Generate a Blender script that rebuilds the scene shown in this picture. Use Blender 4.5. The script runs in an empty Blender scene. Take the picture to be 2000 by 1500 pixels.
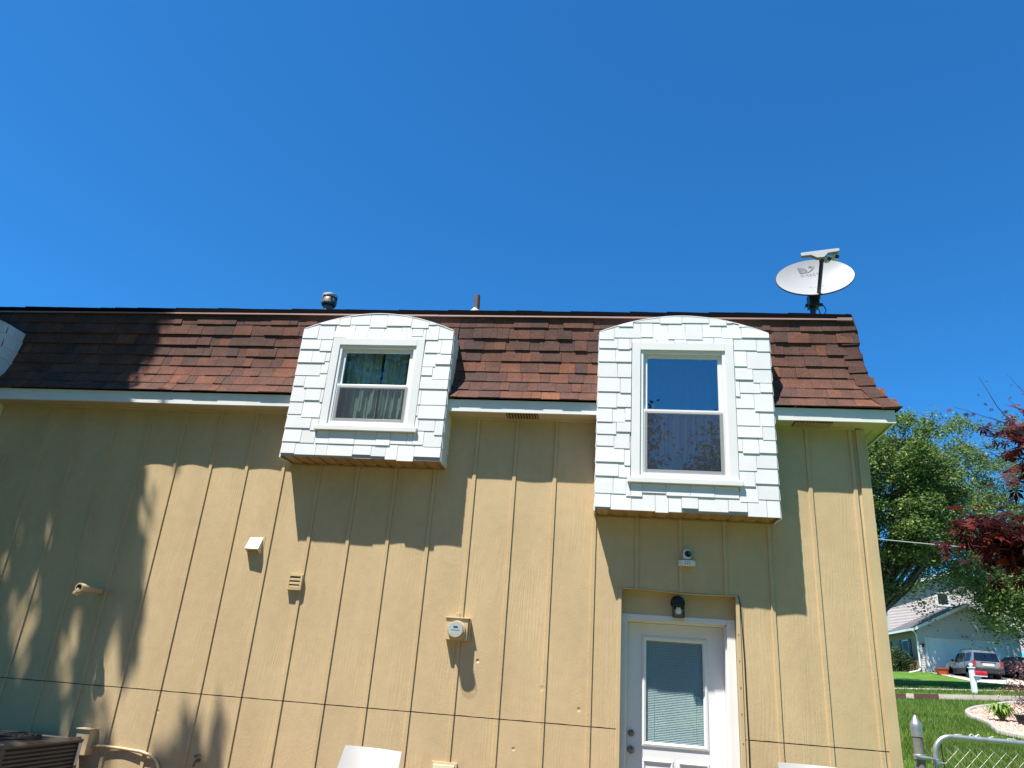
import bpy, math, random
import numpy as np
from mathutils import Vector, Matrix, noise
R = math.radians
random.seed(7); rng = np.random.default_rng(11)
SC = bpy.context.scene; COL = SC.collection

# ------------------------------------------------------------------ camera, light, exposure
cd = bpy.data.cameras.new("camera"); cam = bpy.data.objects.new("camera", cd); COL.objects.link(cam)
F_ = Vector((-0.13444658, 0.91859664, 0.3716239)); R_ = Vector((0.99067937, 0.11632457, 0.07087299)); U_ = Vector((-0.0218747, -0.37768876, 0.92567419))
cam.matrix_world = Matrix(((R_.x, U_.x, -F_.x, 6.21635879), (R_.y, U_.y, -F_.y, -7.14696515), (R_.z, U_.z, -F_.z, 1.585041949), (0, 0, 0, 1)))
cd.sensor_fit = 'HORIZONTAL'; cd.sensor_width = 36.0; cd.lens = 1437.766 / 2000 * 36.0
cd.clip_start = 0.05; cd.clip_end = 900
SC.camera = cam
TOSUN = Vector((-0.80, -1.0, 2.70)).normalized()
EL = math.asin(TOSUN.z); AZ = math.atan2(TOSUN.x, TOSUN.y)
w = bpy.data.worlds.new("World"); SC.world = w; w.use_nodes = True
nt = w.node_tree; bg = nt.nodes['Background']
sky = nt.nodes.new('ShaderNodeTexSky'); sky.sky_type = 'NISHITA'; sky.sun_disc = False
sky.sun_elevation = EL; sky.sun_rotation = AZ; sky.altitude = 300; sky.air_density = 1.0; sky.dust_density = 0.0; sky.ozone_density = 6.0
tint = nt.nodes.new('ShaderNodeMix'); tint.data_type = 'RGBA'; tint.blend_type = 'MULTIPLY'; tint.inputs[0].default_value = 1.0
tint.inputs[7].default_value = (.21, .735, 1.05, 1)          # a very clear, deep blue noon sky
nt.links.new(sky.outputs[0], tint.inputs[6]); nt.links.new(tint.outputs[2], bg.inputs[0]); bg.inputs[1].default_value = 0.095
sl = bpy.data.lights.new("sun", 'SUN'); sun = bpy.data.objects.new("sun", sl); COL.objects.link(sun)
sl.energy = 5.0; sl.angle = R(0.53); sl.color = (1.0, 0.95, 0.87)
sun.rotation_euler = (-TOSUN).to_track_quat('-Z', 'Y').to_euler()
SC.view_settings.view_transform = 'Standard'; SC.view_settings.look = 'None'
SC.view_settings.exposure = 1.0; SC.view_settings.gamma = 1.0; SC.view_settings.use_curve_mapping = False
SC.cycles.max_bounces = 8; SC.cycles.transparent_max_bounces = 16

# ------------------------------------------------------------------ helpers
ORG = {}
class MB:
    def __init__(s): s.v = []; s.f = []; s.t = []
    def add(s, vs, fs, tone=0.5):
        b = len(s.v); s.v += [tuple(p) for p in vs]; s.f += [tuple(b + i for i in f) for f in fs]; s.t += [tone] * len(fs); return s
    def box(s, x0, x1, y0, y1, z0, z1, tone=0.5, M=None):
        vs = [(x, y, z) for z in (z0, z1) for y in (y0, y1) for x in (x0, x1)]
        if M is not None: vs = [M @ Vector(p) for p in vs]
        return s.add(vs, [(0, 2, 3, 1), (4, 5, 7, 6), (0, 1, 5, 4), (2, 6, 7, 3), (1, 3, 7, 5), (0, 4, 6, 2)], tone)
    def prism(s, poly, a0, a1, axis='y', tone=0.5, M=None):
        # poly: 2D points; axis y: (x,z) extruded y ; axis x: (y,z) extruded x ; axis z: (x,y) extruded z
        n = len(poly)
        def P(p, a):
            return (p[0], a, p[1]) if axis == 'y' else ((a, p[0], p[1]) if axis == 'x' else (p[0], p[1], a))
        vs = [P(p, a0) for p in poly] + [P(p, a1) for p in poly]
        if M is not None: vs = [M @ Vector(p) for p in vs]
        fs = [tuple(range(n - 1, -1, -1)), tuple(range(n, 2 * n))] + [(i, (i + 1) % n, n + (i + 1) % n, n + i) for i in range(n)]
        return s.add(vs, fs, tone)
    def tube(s, pts, r, n=8, tone=0.5, caps=True):
        pts = [Vector(p) for p in pts]; m = len(pts)
        rs = r if isinstance(r, (list, tuple)) else [r] * m
        up = None; rings = []
        for i, p in enumerate(pts):
            d = (pts[min(i + 1, m - 1)] - pts[max(i - 1, 0)]).normalized()
            if up is None:
                up = Vector((0, 0, 1)) if abs(d.z) < .9 else Vector((1, 0, 0))
            a = d.cross(up)
            if a.length < 1e-4: a = d.cross(Vector((0.3, 1, 0.1)))
            a.normalize(); bb = a.cross(d).normalized(); up = bb
            rings.append([p + (a * math.cos(2 * math.pi * k / n) + bb * math.sin(2 * math.pi * k / n)) * rs[i] for k in range(n)])
        vs = [q for rg in rings for q in rg]; fs = []
        for i in range(m - 1):
            for k in range(n):
                k2 = (k + 1) % n; fs.append((i * n + k, i * n + k2, (i + 1) * n + k2, (i + 1) * n + k))
        if caps: fs += [tuple(range(n - 1, -1, -1)), tuple((m - 1) * n + k for k in range(n))]
        return s.add(vs, fs, tone)
    def lathe(s, prof, o, ax=(0, 0, 1), n=24, tone=0.5):
        ax = Vector(ax).normalized(); a = ax.orthogonal().normalized(); b = ax.cross(a); o = Vector(o)
        vs = [o + ax * h + (a * math.cos(2 * math.pi * k / n) + b * math.sin(2 * math.pi * k / n)) * r for r, h in prof for k in range(n)]
        m = len(prof); fs = []
        for i in range(m - 1):
            for k in range(n):
                k2 = (k + 1) % n; fs.append((i * n + k, i * n + k2, (i + 1) * n + k2, (i + 1) * n + k))
        fs += [tuple(range(n - 1, -1, -1)), tuple((m - 1) * n + k for k in range(n))]
        return s.add(vs, fs, tone)
    def build(s, name, mat, parent=None, smooth=False, bevel=0, angle=40):
        o0 = Vector((0, 0, 0)); p = parent
        while p is not None: o0 = Vector(ORG.get(p.name, (0, 0, 0))); p = p.parent
        me = bpy.data.meshes.new(name)
        me.from_pydata([tuple(Vector(q) - o0) for q in s.v], [], s.f); me.update()
        at = me.attributes.new('tone', 'FLOAT', 'FACE'); at.data.foreach_set('value', s.t)
        me.materials.append(mat)
        o = bpy.data.objects.new(name, me); COL.objects.link(o)
        if parent is not None: o.parent = parent
        if smooth:
            me.polygons.foreach_set('use_smooth', [True] * len(me.polygons))
            me.set_sharp_from_angle(angle=R(angle))
        if bevel:
            bm = o.modifiers.new('bevel', 'BEVEL'); bm.width = bevel; bm.segments = 2; bm.limit_method = 'ANGLE'; bm.angle_limit = R(40)
        return o
def tag(o, label=None, cat=None, group=None, kind=None):
    if label: o['label'] = label
    if cat: o['category'] = cat
    if group: o['group'] = group
    if kind: o['kind'] = kind
    return o
def thing(name, label, cat, loc, group=None):
    o = bpy.data.objects.new(name, None); COL.objects.link(o); o.location = loc; o.empty_display_size = .1
    ORG[o.name] = tuple(loc); return tag(o, label, cat, group)
def fast(name, V, nper, mat, parent=None, tone=None, smooth=False):
    """V: (N*nper,3) polygons with nper corners each"""
    o0 = np.zeros(3); p = parent
    while p is not None: o0 = np.array(ORG.get(p.name, (0, 0, 0)), float); p = p.parent
    V = np.asarray(V, float).reshape(-1, 3) - o0; N = len(V) // nper
    me = bpy.data.meshes.new(name); me.vertices.add(len(V)); me.vertices.foreach_set('co', V.astype(np.float32).ravel())
    me.loops.add(len(V)); me.loops.foreach_set('vertex_index', np.arange(len(V), dtype=np.int32))
    me.polygons.add(N); me.polygons.foreach_set('loop_start', np.arange(0, N * nper, nper, dtype=np.int32))
    me.update(calc_edges=True)
    at = me.attributes.new('tone', 'FLOAT', 'FACE')
    at.data.foreach_set('value', (tone if tone is not None else rng.random(N)).astype(np.float32))
    me.materials.append(mat); o = bpy.data.objects.new(name, me); COL.objects.link(o)
    if parent is not None: o.parent = parent
    return o

# ------------------------------------------------------------------ materials
def M(name, col, rough=.6, spec=.4, metal=0, nvar=.08, nscale=3, stretch=(1, 1, 1), bump=0, bscale=40, bstretch=(1, 1, 1), ramp=None, trans=0, nvar2=0, nscale2=60):
    m = bpy.data.materials.new(name); m.use_nodes = True; n = m.node_tree; L = n.links.new
    b = n.nodes['Principled BSDF']; b.inputs['Roughness'].default_value = rough; b.inputs['Metallic'].default_value = metal
    b.inputs['Specular IOR Level'].default_value = spec
    tc = n.nodes.new('ShaderNodeTexCoord')
    geo = n.nodes.new('ShaderNodeNewGeometry')
    if ramp:
        a = n.nodes.new('ShaderNodeAttribute'); a.attribute_name = 'tone'
        cr = n.nodes.new('ShaderNodeValToRGB'); e = cr.color_ramp.elements
        e[0].position = ramp[0][0]; e[0].color = (*ramp[0][1], 1); e[1].position = ramp[-1][0]; e[1].color = (*ramp[-1][1], 1)
        for p, c in ramp[1:-1]:
            q = e.new(p); q.color = (*c, 1)
        L(a.outputs['Fac'], cr.inputs[0]); src = cr.outputs[0]
    else:
        rgb = n.nodes.new('ShaderNodeRGB'); rgb.outputs[0].default_value = (*col, 1); src = rgb.outputs[0]
    def var(src, amt, sc, st):
        mp = n.nodes.new('ShaderNodeMapping'); mp.inputs['Scale'].default_value = st
        L(geo.outputs['Position'] if parent_space else tc.outputs['Object'], mp.inputs[0])
        t = n.nodes.new('ShaderNodeTexNoise'); t.inputs['Scale'].default_value = sc; t.inputs['Detail'].default_value = 5; L(mp.outputs[0], t.inputs[0])
        mr = n.nodes.new('ShaderNodeMapRange'); mr.inputs[1].default_value = .3; mr.inputs[2].default_value = .7
        mr.inputs[3].default_value = 1 - amt; mr.inputs[4].default_value = 1 + amt; L(t.outputs[0], mr.inputs[0])
        mx = n.nodes.new('ShaderNodeMix'); mx.data_type = 'RGBA'; mx.blend_type = 'MULTIPLY'; mx.inputs[0].default_value = 1
        L(src, mx.inputs[6]); L(mr.outputs[0], mx.inputs[7]); return mx.outputs[2]
    parent_space = True
    if nvar: src = var(src, nvar, nscale, stretch)
    if nvar2: src = var(src, nvar2, nscale2, (1, 1, 1))
    L(src, b.inputs['Base Color'])
    if bump:
        mp = n.nodes.new('ShaderNodeMapping'); mp.inputs['Scale'].default_value = bstretch; L(geo.outputs['Position'], mp.inputs[0])
        t = n.nodes.new('ShaderNodeTexNoise'); t.inputs['Scale'].default_value = bscale; t.inputs['Detail'].default_value = 4; L(mp.outputs[0], t.inputs[0])
        bp = n.nodes.new('ShaderNodeBump'); bp.inputs['Strength'].default_value = 1; bp.inputs['Distance'].default_value = bump
        L(t.outputs[0], bp.inputs['Height']); L(bp.outputs[0], b.inputs['Normal'])
    if trans:
        tr = n.nodes.new('ShaderNodeBsdfTranslucent'); L(src, tr.inputs[0]); ms = n.nodes.new('ShaderNodeMixShader'); ms.inputs[0].default_value = trans
        L(b.outputs[0], ms.inputs[1]); L(tr.outputs[0], ms.inputs[2]); L(ms.outputs[0], n.nodes['Material Output'].inputs[0])
    return m
def glass(name, refl=.28, tint=(.75, .8, .8), rough=.005):
    m = bpy.data.materials.new(name); m.use_nodes = True; n = m.node_tree; L = n.links.new
    n.nodes.remove(n.nodes['Principled BSDF'])
    t = n.nodes.new('ShaderNodeBsdfTransparent'); t.inputs[0].default_value = (*tint, 1)
    g = n.nodes.new('ShaderNodeBsdfGlossy'); g.inputs['Roughness'].default_value = rough; g.inputs[0].default_value = (1, 1, 1, 1)
    lw = n.nodes.new('ShaderNodeLayerWeight'); lw.inputs[0].default_value = .35
    mr = n.nodes.new('ShaderNodeMapRange'); mr.inputs[3].default_value = refl; mr.inputs[4].default_value = 1.0; L(lw.outputs['Fresnel'], mr.inputs[0])
    nz = n.nodes.new('ShaderNodeTexNoise'); nz.inputs['Scale'].default_value = 2.2; gp = n.nodes.new('ShaderNodeNewGeometry'); L(gp.outputs['Position'], nz.inputs[0])
    bp = n.nodes.new('ShaderNodeBump'); bp.inputs['Distance'].default_value = .0012; bp.inputs['Strength'].default_value = .4; L(nz.outputs[0], bp.inputs['Height']); L(bp.outputs[0], g.inputs['Normal'])
    ms = n.nodes.new('ShaderNodeMixShader'); bf = n.nodes.new('ShaderNodeMath'); bf.operation = 'SUBTRACT'; bf.inputs[0].default_value = 1; L(gp.outputs['Backfacing'], bf.inputs[1]); mm = n.nodes.new('ShaderNodeMath'); mm.operation = 'MULTIPLY'; L(mr.outputs[0], mm.inputs[0]); L(bf.outputs[0], mm.inputs[1])
    L(mm.outputs[0], ms.inputs[0]); L(t.outputs[0], ms.inputs[1]); L(g.outputs[0], ms.inputs[2])
    L(ms.outputs[0], n.nodes['Material Output'].inputs[0]); return m
def screenmat():
    m = bpy.data.materials.new('insect_screen_mesh'); m.use_nodes = True; n = m.node_tree; L = n.links.new
    b = n.nodes['Principled BSDF']; b.inputs['Base Color'].default_value = (.035, .042, .06, 1); b.inputs['Roughness'].default_value = .55
    t = n.nodes.new('ShaderNodeBsdfTransparent'); ms = n.nodes.new('ShaderNodeMixShader'); ms.inputs[0].default_value = .42
    L(t.outputs[0], ms.inputs[1]); L(b.outputs[0], ms.inputs[2]); L(ms.outputs[0], n.nodes['Material Output'].inputs[0]); return m
def siding_mat():
    m = M('tan_painted_siding', (.505, .378, .212), rough=.5, spec=.35, nvar=.075, nscale=1.6, stretch=(1.6, 1, .7), nvar2=.04, nscale2=11)
    n = m.node_tree; L = n.links.new; b = n.nodes['Principled BSDF']
    g = n.nodes.new('ShaderNodeNewGeometry')
    def nz(st, sc, det, dist=0):
        mp = n.nodes.new('ShaderNodeMapping'); mp.inputs['Scale'].default_value = st; L(g.outputs['Position'], mp.inputs[0])
        t = n.nodes.new('ShaderNodeTexNoise'); t.inputs['Scale'].default_value = sc; t.inputs['Detail'].default_value = det; t.inputs['Distortion'].default_value = dist; L(mp.outputs[0], t.inputs[0]); return t.outputs[0]
    grain = nz((1, 1, .07), 95, 3, .6)
    mp = n.nodes.new('ShaderNodeMapping'); mp.inputs['Scale'].default_value = (1, 1, .10); L(g.outputs['Position'], mp.inputs[0])
    wv = n.nodes.new('ShaderNodeTexWave'); wv.bands_direction = 'X'; wv.inputs['Scale'].default_value = 9; wv.inputs['Distortion'].default_value = 22; wv.inputs['Detail'].default_value = 1.5; wv.inputs['Detail Scale'].default_value = .9; L(mp.outputs[0], wv.inputs[0])
    fine = nz((1, 1, .6), 85, 2)
    def mul(a, k):
        q = n.nodes.new('ShaderNodeMath'); q.operation = 'MULTIPLY'; L(a, q.inputs[0]); q.inputs[1].default_value = k; return q.outputs[0]
    def add(a, c):
        q = n.nodes.new('ShaderNodeMath'); q.operation = 'ADD'; L(a, q.inputs[0]); L(c, q.inputs[1]); return q.outputs[0]
    msk = nz((1, 1, .4), 2.6, 2)
    mr = n.nodes.new('ShaderNodeMapRange'); mr.inputs[1].default_value = .42; mr.inputs[2].default_value = .62; L(msk, mr.inputs[0])
    wm = n.nodes.new('ShaderNodeMath'); wm.operation = 'MULTIPLY'; L(wv.outputs['Fac'], wm.inputs[0]); L(mr.outputs[0], wm.inputs[1])
    h = add(add(mul(grain, .0013), mul(wm.outputs[0], .0011)), mul(fine, .0017))
    # small dents knocked into the boards
    for (x, z, r, d) in ((5.05, 1.72, .022, .012), (5.03, 1.47, .03, .003), (5.66, 1.53, .035, .004), (5.99, 1.38, .025, .006), (5.43, 1.02, .02, .006), (2.05, 1.07, .02, .005), (4.30, 3.0, .03, .005)):
        vd = n.nodes.new('ShaderNodeVectorMath'); vd.operation = 'DISTANCE'; L(g.outputs['Position'], vd.inputs[0]); vd.inputs[1].default_value = (x, 0, z)
        q = n.nodes.new('ShaderNodeMapRange'); q.interpolation_type = 'SMOOTHSTEP'; q.inputs[1].default_value = 0; q.inputs[2].default_value = r; q.inputs[3].default_value = -d; q.inputs[4].default_value = 0; L(vd.outputs['Value'], q.inputs[0]); h = add(h, q.outputs[0])
    bp = n.nodes.new('ShaderNodeBump'); bp.inputs['Strength'].default_value = .9; bp.inputs['Distance'].default_value = 1.0; L(h, bp.inputs['Height']); L(bp.outputs[0], b.inputs['Normal'])
    return m
m_wall = siding_mat()
m_trim = M('tan_trim_paint', (.50, .385, .215), rough=.45, bump=.001, bscale=60, bstretch=(1, 1, .1))
m_dark = M('dark_gap', (.06, .045, .025), rough=.9)
m_white = M('white_shake_paint', (.70, .71, .70), rough=.5, nvar=.03, nscale=6, ramp=[(0, (.34, .36, .38)), (.25, (.64, .65, .655)), (1, (.73, .74, .74))], bump=.0006, bscale=60, bstretch=(1, 1, .15))  # lowest ramp tone puts shade into the gaps between the shakes
m_fascia = M('white_fascia_paint', (.70, .71, .69), rough=.4, nvar=.04, nscale=4)
m_vinyl = M('white_vinyl', (.74, .75, .74), rough=.3, nvar=.02)
m_casing = M('white_casing_paint', (.70, .71, .70), rough=.4, nvar=.03)
m_soffit = M('cream_soffit_paint', (.52, .46, .32), rough=.55, nvar=.06, nscale=4)
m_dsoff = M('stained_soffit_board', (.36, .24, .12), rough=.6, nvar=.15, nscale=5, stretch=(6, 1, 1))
m_vent = M('soffit_vent_metal', (.42, .33, .20), rough=.5, nvar=.2, nscale=12, ramp=[(0, (.03, .02, .012)), (1, (.45, .36, .22))])
m_roof = M('brown_asphalt_shingle', (0, 0, 0), rough=.9, spec=.2, nvar=.15, nscale=7, nvar2=.55, nscale2=130,
           ramp=[(0, (.066, .041, .036)), (.4, (.097, .049, .038)), (.75, (.128, .057, .039)), (1, (.175, .072, .041))], bump=.002, bscale=260)
m_cap = M('hip_cap_shingle', (.095, .045, .034), rough=.9, spec=.2, nvar=.1, nvar2=.5, nscale2=130, ramp=[(0, (.058, .033, .030)), (1, (.085, .043, .034))], bump=.002, bscale=260)
m_under = M('roof_underlay', (.012, .010, .010), rough=.9)
m_drip = M('pinkish_brown_drip_edge', (.30, .19, .16), rough=.35, spec=.5)
m_edge = M('black_brown_roof_edge', (.005, .004, .005), rough=1, spec=.05)
m_glass = glass('window_glass', refl=.24); m_glass2 = glass('reflection_tinted_glass', refl=.05, tint=(.80, .90, .87)); m_dglass = glass('door_glass', refl=.09, tint=(.86, .91, .91))  # second glass: green tint stands in for the reflected tree
m_screen = screenmat()
m_curt = M('sheer_curtain', (.52, .58, .55), rough=.9, trans=.3, nvar=.2, nscale=8, stretch=(4, 1, 1))
m_curt2 = M('plain_curtain', (.07, .09, .12), rough=.9, nvar=.1)
m_room = M('room_shade_black', (.03, .032, .036), rough=.9)  # near-black colour stands in for the unlit room behind the panes
m_door = M('white_door_paint', (.70, .71, .71), rough=.35, nvar=.02, nscale=2)
m_blind = M('blind_slat', (.70, .75, .76), rough=.45, nvar=.02)
m_brass = M('aged_nickel', (.22, .19, .15), rough=.35, metal=.9, nvar=.2, nscale=30)
m_black = M('black_metal', (.012, .012, .016), rough=.4, spec=.5)
m_bulb = M('frosted_bulb', (.72, .70, .62), rough=.35)
m_plast = M('white_plastic', (.72, .72, .70), rough=.35, nvar=.03)
m_chair = M('cream_white_chair_plastic', (.40, .385, .365), rough=.35, nvar=.03, nscale=4)
m_lensb = M('dark_lens', (.01, .01, .014), rough=.15, spec=.6)
m_tanbox = M('tan_box_paint', (.52, .40, .23), rough=.45, nvar=.05, nscale=8)
m_cream = M('cream_vent_plastic', (.70, .62, .42), rough=.45, nvar=.04)
m_galv = M('galvanised_steel', (.42, .44, .45), rough=.38, metal=.75, nvar=.15, nscale=30)
m_meshw = M('zinc_wire', (.40, .41, .38), rough=.5, metal=.2)
m_galvd = M('weathered_post_steel', (.17, .17, .15), rough=.6, metal=.1, nvar=.2, nscale=20)
m_meter = M('meter_face', (.50, .51, .49), rough=.5)
m_mglass = glass('meter_glass', refl=.03, tint=(.9, .9, .88))
m_dish = M('grey_white_dish_paint', (.33, .34, .34), rough=.4, nvar=.03)
m_logo = M('grey_logo_ink', (.17, .18, .20), rough=.6, nvar=.3, nscale=20)
m_faint = M('faint_grey_ink', (.40, .41, .42), rough=.6)
m_dmetal = M('dark_dish_mount', (.035, .036, .04), rough=.4, spec=.5)
m_rust = M('rusty_vent_metal', (.13, .07, .055), rough=.7, nvar=.4, nscale=25)
m_ventg = M('weathered_vent_metal', (.16, .15, .14), rough=.5, metal=.4, nvar=.4, nscale=20)
m_pale = M('pale_flashing', (.55, .53, .49), rough=.5)
m_pipe = M('painted_pipe', (.50, .38, .22), rough=.35, nvar=.08)
m_ac = M('grey_beige_ac_metal', (.085, .075, .065), rough=.5, nvar=.15, nscale=10)
m_acd = M('dark_ac_coil', (.02, .02, .02), rough=.7)
m_conc = M('concrete', (.42, .39, .34), rough=.85, nvar=.12, nscale=2, nvar2=.1, nscale2=60, bump=.003, bscale=90)
m_patio = M('brown_bounce_patio', (.15, .078, .036), rough=.8, nvar=.2, nscale=2)
m_kerb = M('kerb_concrete', (0, 0, 0), rough=.85, ramp=[(0, (.10, .045, .03)), (1, (.50, .43, .34))], nvar=.1, nscale=4)
m_asph = M('asphalt', (.06, .06, .06), rough=.9, nvar=.15, nscale=1)
m_grass = M('lawn_turf', (.085, .185, .022), rough=.8, spec=.2, nvar=.35, nscale=.9, nvar2=.4, nscale2=22, bump=.05, bscale=26)
m_blade = M('grass_blades', (0, 0, 0), rough=.6, spec=.3, ramp=[(0, (.055, .115, .012)), (.55, (.11, .20, .024)), (.86, (.19, .28, .045)), (1, (.36, .31, .15))], nvar=.3, nscale=.8, trans=.35)
m_leaf = M('maple_leaf_green', (0, 0, 0), rough=.5, spec=.4, ramp=[(0, (.055, .10, .022)), (.6, (.12, .195, .042)), (1, (.26, .33, .10))], nvar=.2, nscale=.6, trans=.35)
m_leaf2 = M('pale_leaf_green', (0, 0, 0), rough=.5, spec=.4, ramp=[(0, (.07, .12, .035)), (.6, (.14, .21, .06)), (1, (.24, .31, .11))], nvar=.2, nscale=.6, trans=.35)
m_leaf3 = M('bright_leaf_green', (0, 0, 0), rough=.5, ramp=[(0, (.12, .24, .02)), (1, (.30, .48, .06))], nvar=.2, nscale=.6, trans=.4)
m_leafd = M('dark_leaf_green', (0, 0, 0), rough=.6, ramp=[(0, (.018, .04, .010)), (1, (.05, .09, .02))], nvar=.2, nscale=.6, trans=.2)
m_bark = M('bark', (.07, .06, .05), rough=.9, nvar=.3, nscale=4, stretch=(4, 4, 1), bump=.02, bscale=12, bstretch=(3, 3, .6))
m_bark_pale = M('pale_twig_bark', (.28, .25, .21), rough=.9, nvar=.3, nscale=4)
m_redleaf = M('dark_red_maple_leaf', (0, 0, 0), rough=.6, spec=.2, ramp=[(0, (.022, .006, .008)), (.6, (.07, .010, .011)), (1, (.17, .022, .016))], nvar=.15, nscale=10, trans=.35)
m_redtwig = M('purple_twig', (.07, .03, .035), rough=.7)
m_barb = M('bronze_pink_leaf', (0, 0, 0), rough=.5, ramp=[(0, (.07, .02, .02)), (.6, (.16, .06, .05)), (.85, (.30, .16, .12)), (1, (.5, .38, .26))], nvar=.2, nscale=5, trans=.3)
m_stone = M('pink_river_stone', (0, 0, 0), rough=.8, ramp=[(0, (.30, .19, .14)), (.6, (.46, .33, .26)), (1, (.62, .52, .44))], nvar=.2, nscale=30)
m_edging = M('stone_edging', (.33, .31, .27), rough=.9, nvar=.15, nscale=8)
m_mulch = M('gravel_base', (.34, .24, .18), rough=.9, nvar=.25, nscale=25, bump=.02, bscale=30)
m_nsid = M('pinkish_white_lap_siding', (.60, .54, .53), rough=.6, nvar=.04)
m_nbrick = M('tan_brick', (.34, .23, .16), rough=.85, nvar=.15, nscale=5)
m_nroof = M('grey_shingle', (.10, .10, .11), rough=.9, nvar=.2, nscale=4)
m_nwhite = M('white_house_trim', (.74, .75, .76), rough=.45, nvar=.02)
m_shut = M('dark_shutter', (.02, .022, .026), rough=.5)
m_wglass = glass('far_window_glass', refl=.2, tint=(.3, .33, .35))
m_droof = M('dark_green_black_shingle', (.018, .022, .020), rough=.9, nvar=.2, nscale=5)
m_silver = M('silver_car_paint', (.32, .33, .35), rough=.28, metal=.6, nvar=.02)
m_clad = M('charcoal_car_cladding', (.03, .03, .034), rough=.5)
m_tint = M('tinted_car_glass', (.008, .010, .014), rough=.06, spec=.8)
m_tyre = M('tyre_rubber', (.015, .015, .015), rough=.8)
m_rim = M('alloy_rim', (.45, .46, .47), rough=.3, metal=.9)
m_tail = M('red_lamp_lens', (.35, .03, .02), rough=.2, spec=.6)
m_navy = M('dark_navy_car_paint', (.012, .018, .05), rough=.2, spec=.6)
m_red = M('red_mailbox_paint', (.42, .02, .025), rough=.35)
m_orange = M('orange_plastic', (.50, .09, .02), rough=.5)
m_plate = M('plate_white', (.6, .62, .6), rough=.5)
m_blackp = M('black_pot_plastic', (.02, .022, .03), rough=.4)
m_wire = M('silvery_cable', (.42, .42, .40), rough=.5)
m_wrought = M('pale_old_wire', (.50, .50, .44), rough=.5, metal=.2)

# ------------------------------------------------------------------ terrain
FY = [-200, -3.4, -1.5, 6, 14, 18, 18.6, 27.95, 28.0, 31, 42, 48, 80, 300]
FZ = [0, 0, .20, .88, 1.60, 2.12, 2.06, 2.07, 2.27, 2.45, 3.02, 3.62, 4.4, 5]
def gz(x, y):
    z = float(np.interp(y, FY, FZ))
    t = min(1, max(0, (y - 10) / 8)) * .05
    z += t * (min(40, max(5, x)) - 20)
    s = min(1, max(0, (x - 8.0) / 1.2)); s = s * s * (3 - 2 * s)
    if y > 0 and x < 8.6: s = min(1, max(0, (y - 14) / 4)) if y > 14 else 0
    if y > 14: s = max(s, min(1, (y - 14) / 4))
    return z * s
def grid(xs, ys, dz=0, lump=0):
    mb = MB(); n = len(xs)
    for y in ys:
        for x in xs:
            mb.v.append((x, y, gz(x, y) + dz + (lump * noise.noise(Vector((x * .5, y * .5, 0))) if lump else 0)))
    for j in range(len(ys) - 1):
        for i in range(n - 1):
            mb.f.append((j * n + i, j * n + i + 1, (j + 1) * n + i + 1, (j + 1) * n + i)); mb.t.append(.5)
    return mb
xs = sorted(set([-120, -80, -50, -30, -20] + list(np.arange(-14, 46, 1.0)) + [7.7, 7.85, 8.15, 8.3, 8.45, 8.6, 8.62, 8.8, 9.2] + [50, 60, 80, 120, 170, 260]))
ys = sorted(set([-120, -80, -50, -35, -25] + list(np.arange(-20, 14, 1.0)) + [-3.4, -1.5] + list(np.arange(14, 60, .8)) + [18, 18.6, 27.95, 28.0, 31, 42, 48] + [65, 75, 90, 120, 180, 300]))
tag(grid(xs, ys).build('lawn', m_grass, smooth=True), kind='structure')
tag(MB().box(-8, 8.15, -9.5, -0.02, -.10, .035).build('patio', m_patio, bevel=.01), kind='structure')  # below view; widened and toned brown for warm bounce onto the wall
tag(grid(list(np.arange(-40, 80, 2.0)), [18.7, 21, 24, 27, 27.9], .012).build('road', m_asph), kind='structure')
kb = MB()
for x0, x1, t in [(-40, 18.0, 1), (18.0, 18.66, 0), (18.67, 18.98, 1), (18.99, 19.95, 0), (19.96, 21.3, .95), (21.31, 23.3, .85), (23.31, 26, 1), (26, 80, 1)]:
    n = max(1, int((x1 - x0) / 2))
    for k in range(n):
        a = x0 + (x1 - x0) * k / n; b = x0 + (x1 - x0) * (k + 1) / n - .004
        kb.add([(a, 27.9, gz(a, 27.9) - .1), (b, 27.9, gz(b, 27.9) - .1), (b, 27.93, gz(b, 28) + .01), (a, 27.93, gz(a, 28) + .01), (a, 28.10, gz(a, 28) + .012), (b, 28.10, gz(b, 28) + .012)], [(0, 1, 2, 3), (3, 2, 5, 4)], t)
tag(kb.build('kerb', m_kerb), kind='structure')
tag(grid(list(np.arange(-20, 27, 1.0)), [31, 31.5, 32.1], .012).build('pavement', m_conc), kind='structure')
tag(grid(list(np.arange(27.3, 33.8, .8)), [28.12] + list(np.arange(29, 48.1, 1.0)), .02).build('driveway', m_conc), kind='structure')

# grass blades in the strip of lawn beyond the gate and by the far kerb
def blades(n, box, h, wd):
    out = []; P = rng.random((n, 2)); 
    X = box[0] + P[:, 0] * (box[1] - box[0]); Y = box[2] + P[:, 1] ** 1.0 * (box[3] - box[2])
    for x, y in zip(X, Y):
        z = gz(x, y) - .01; a = rng.random() * 6.28; hh = h * (.5 + rng.random()); c, s = math.cos(a) * wd, math.sin(a) * wd
        lx, ly = (rng.random(2) - .5) * hh * .9
        out += [(x - c, y - s, z), (x + c, y + s, z), (x + lx, y + ly, z + hh)]
    return np.array(out)
def wedge(V, lo, hi):
    T = V.reshape(-1, 3, 3); az = np.degrees(np.arctan2(T[:, 0, 0] - 6.2, T[:, 0, 1] + 7.15)); return T[(az > lo) & (az < hi)].reshape(-1, 3)
bed_poly = [(16.9, 16.6), (16.1, 15.9), (15.55, 15.0), (15.22, 13.9), (15.05, 13.0), (14.8, 12.1), (14.5, 11.3), (14.25, 10.6), (14.1, 10.0), (14.6, 9.4), (17, 8.6), (20, 10), (21, 13), (20, 16.4), (18.6, 17.3), (17.6, 17.2)]
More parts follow.
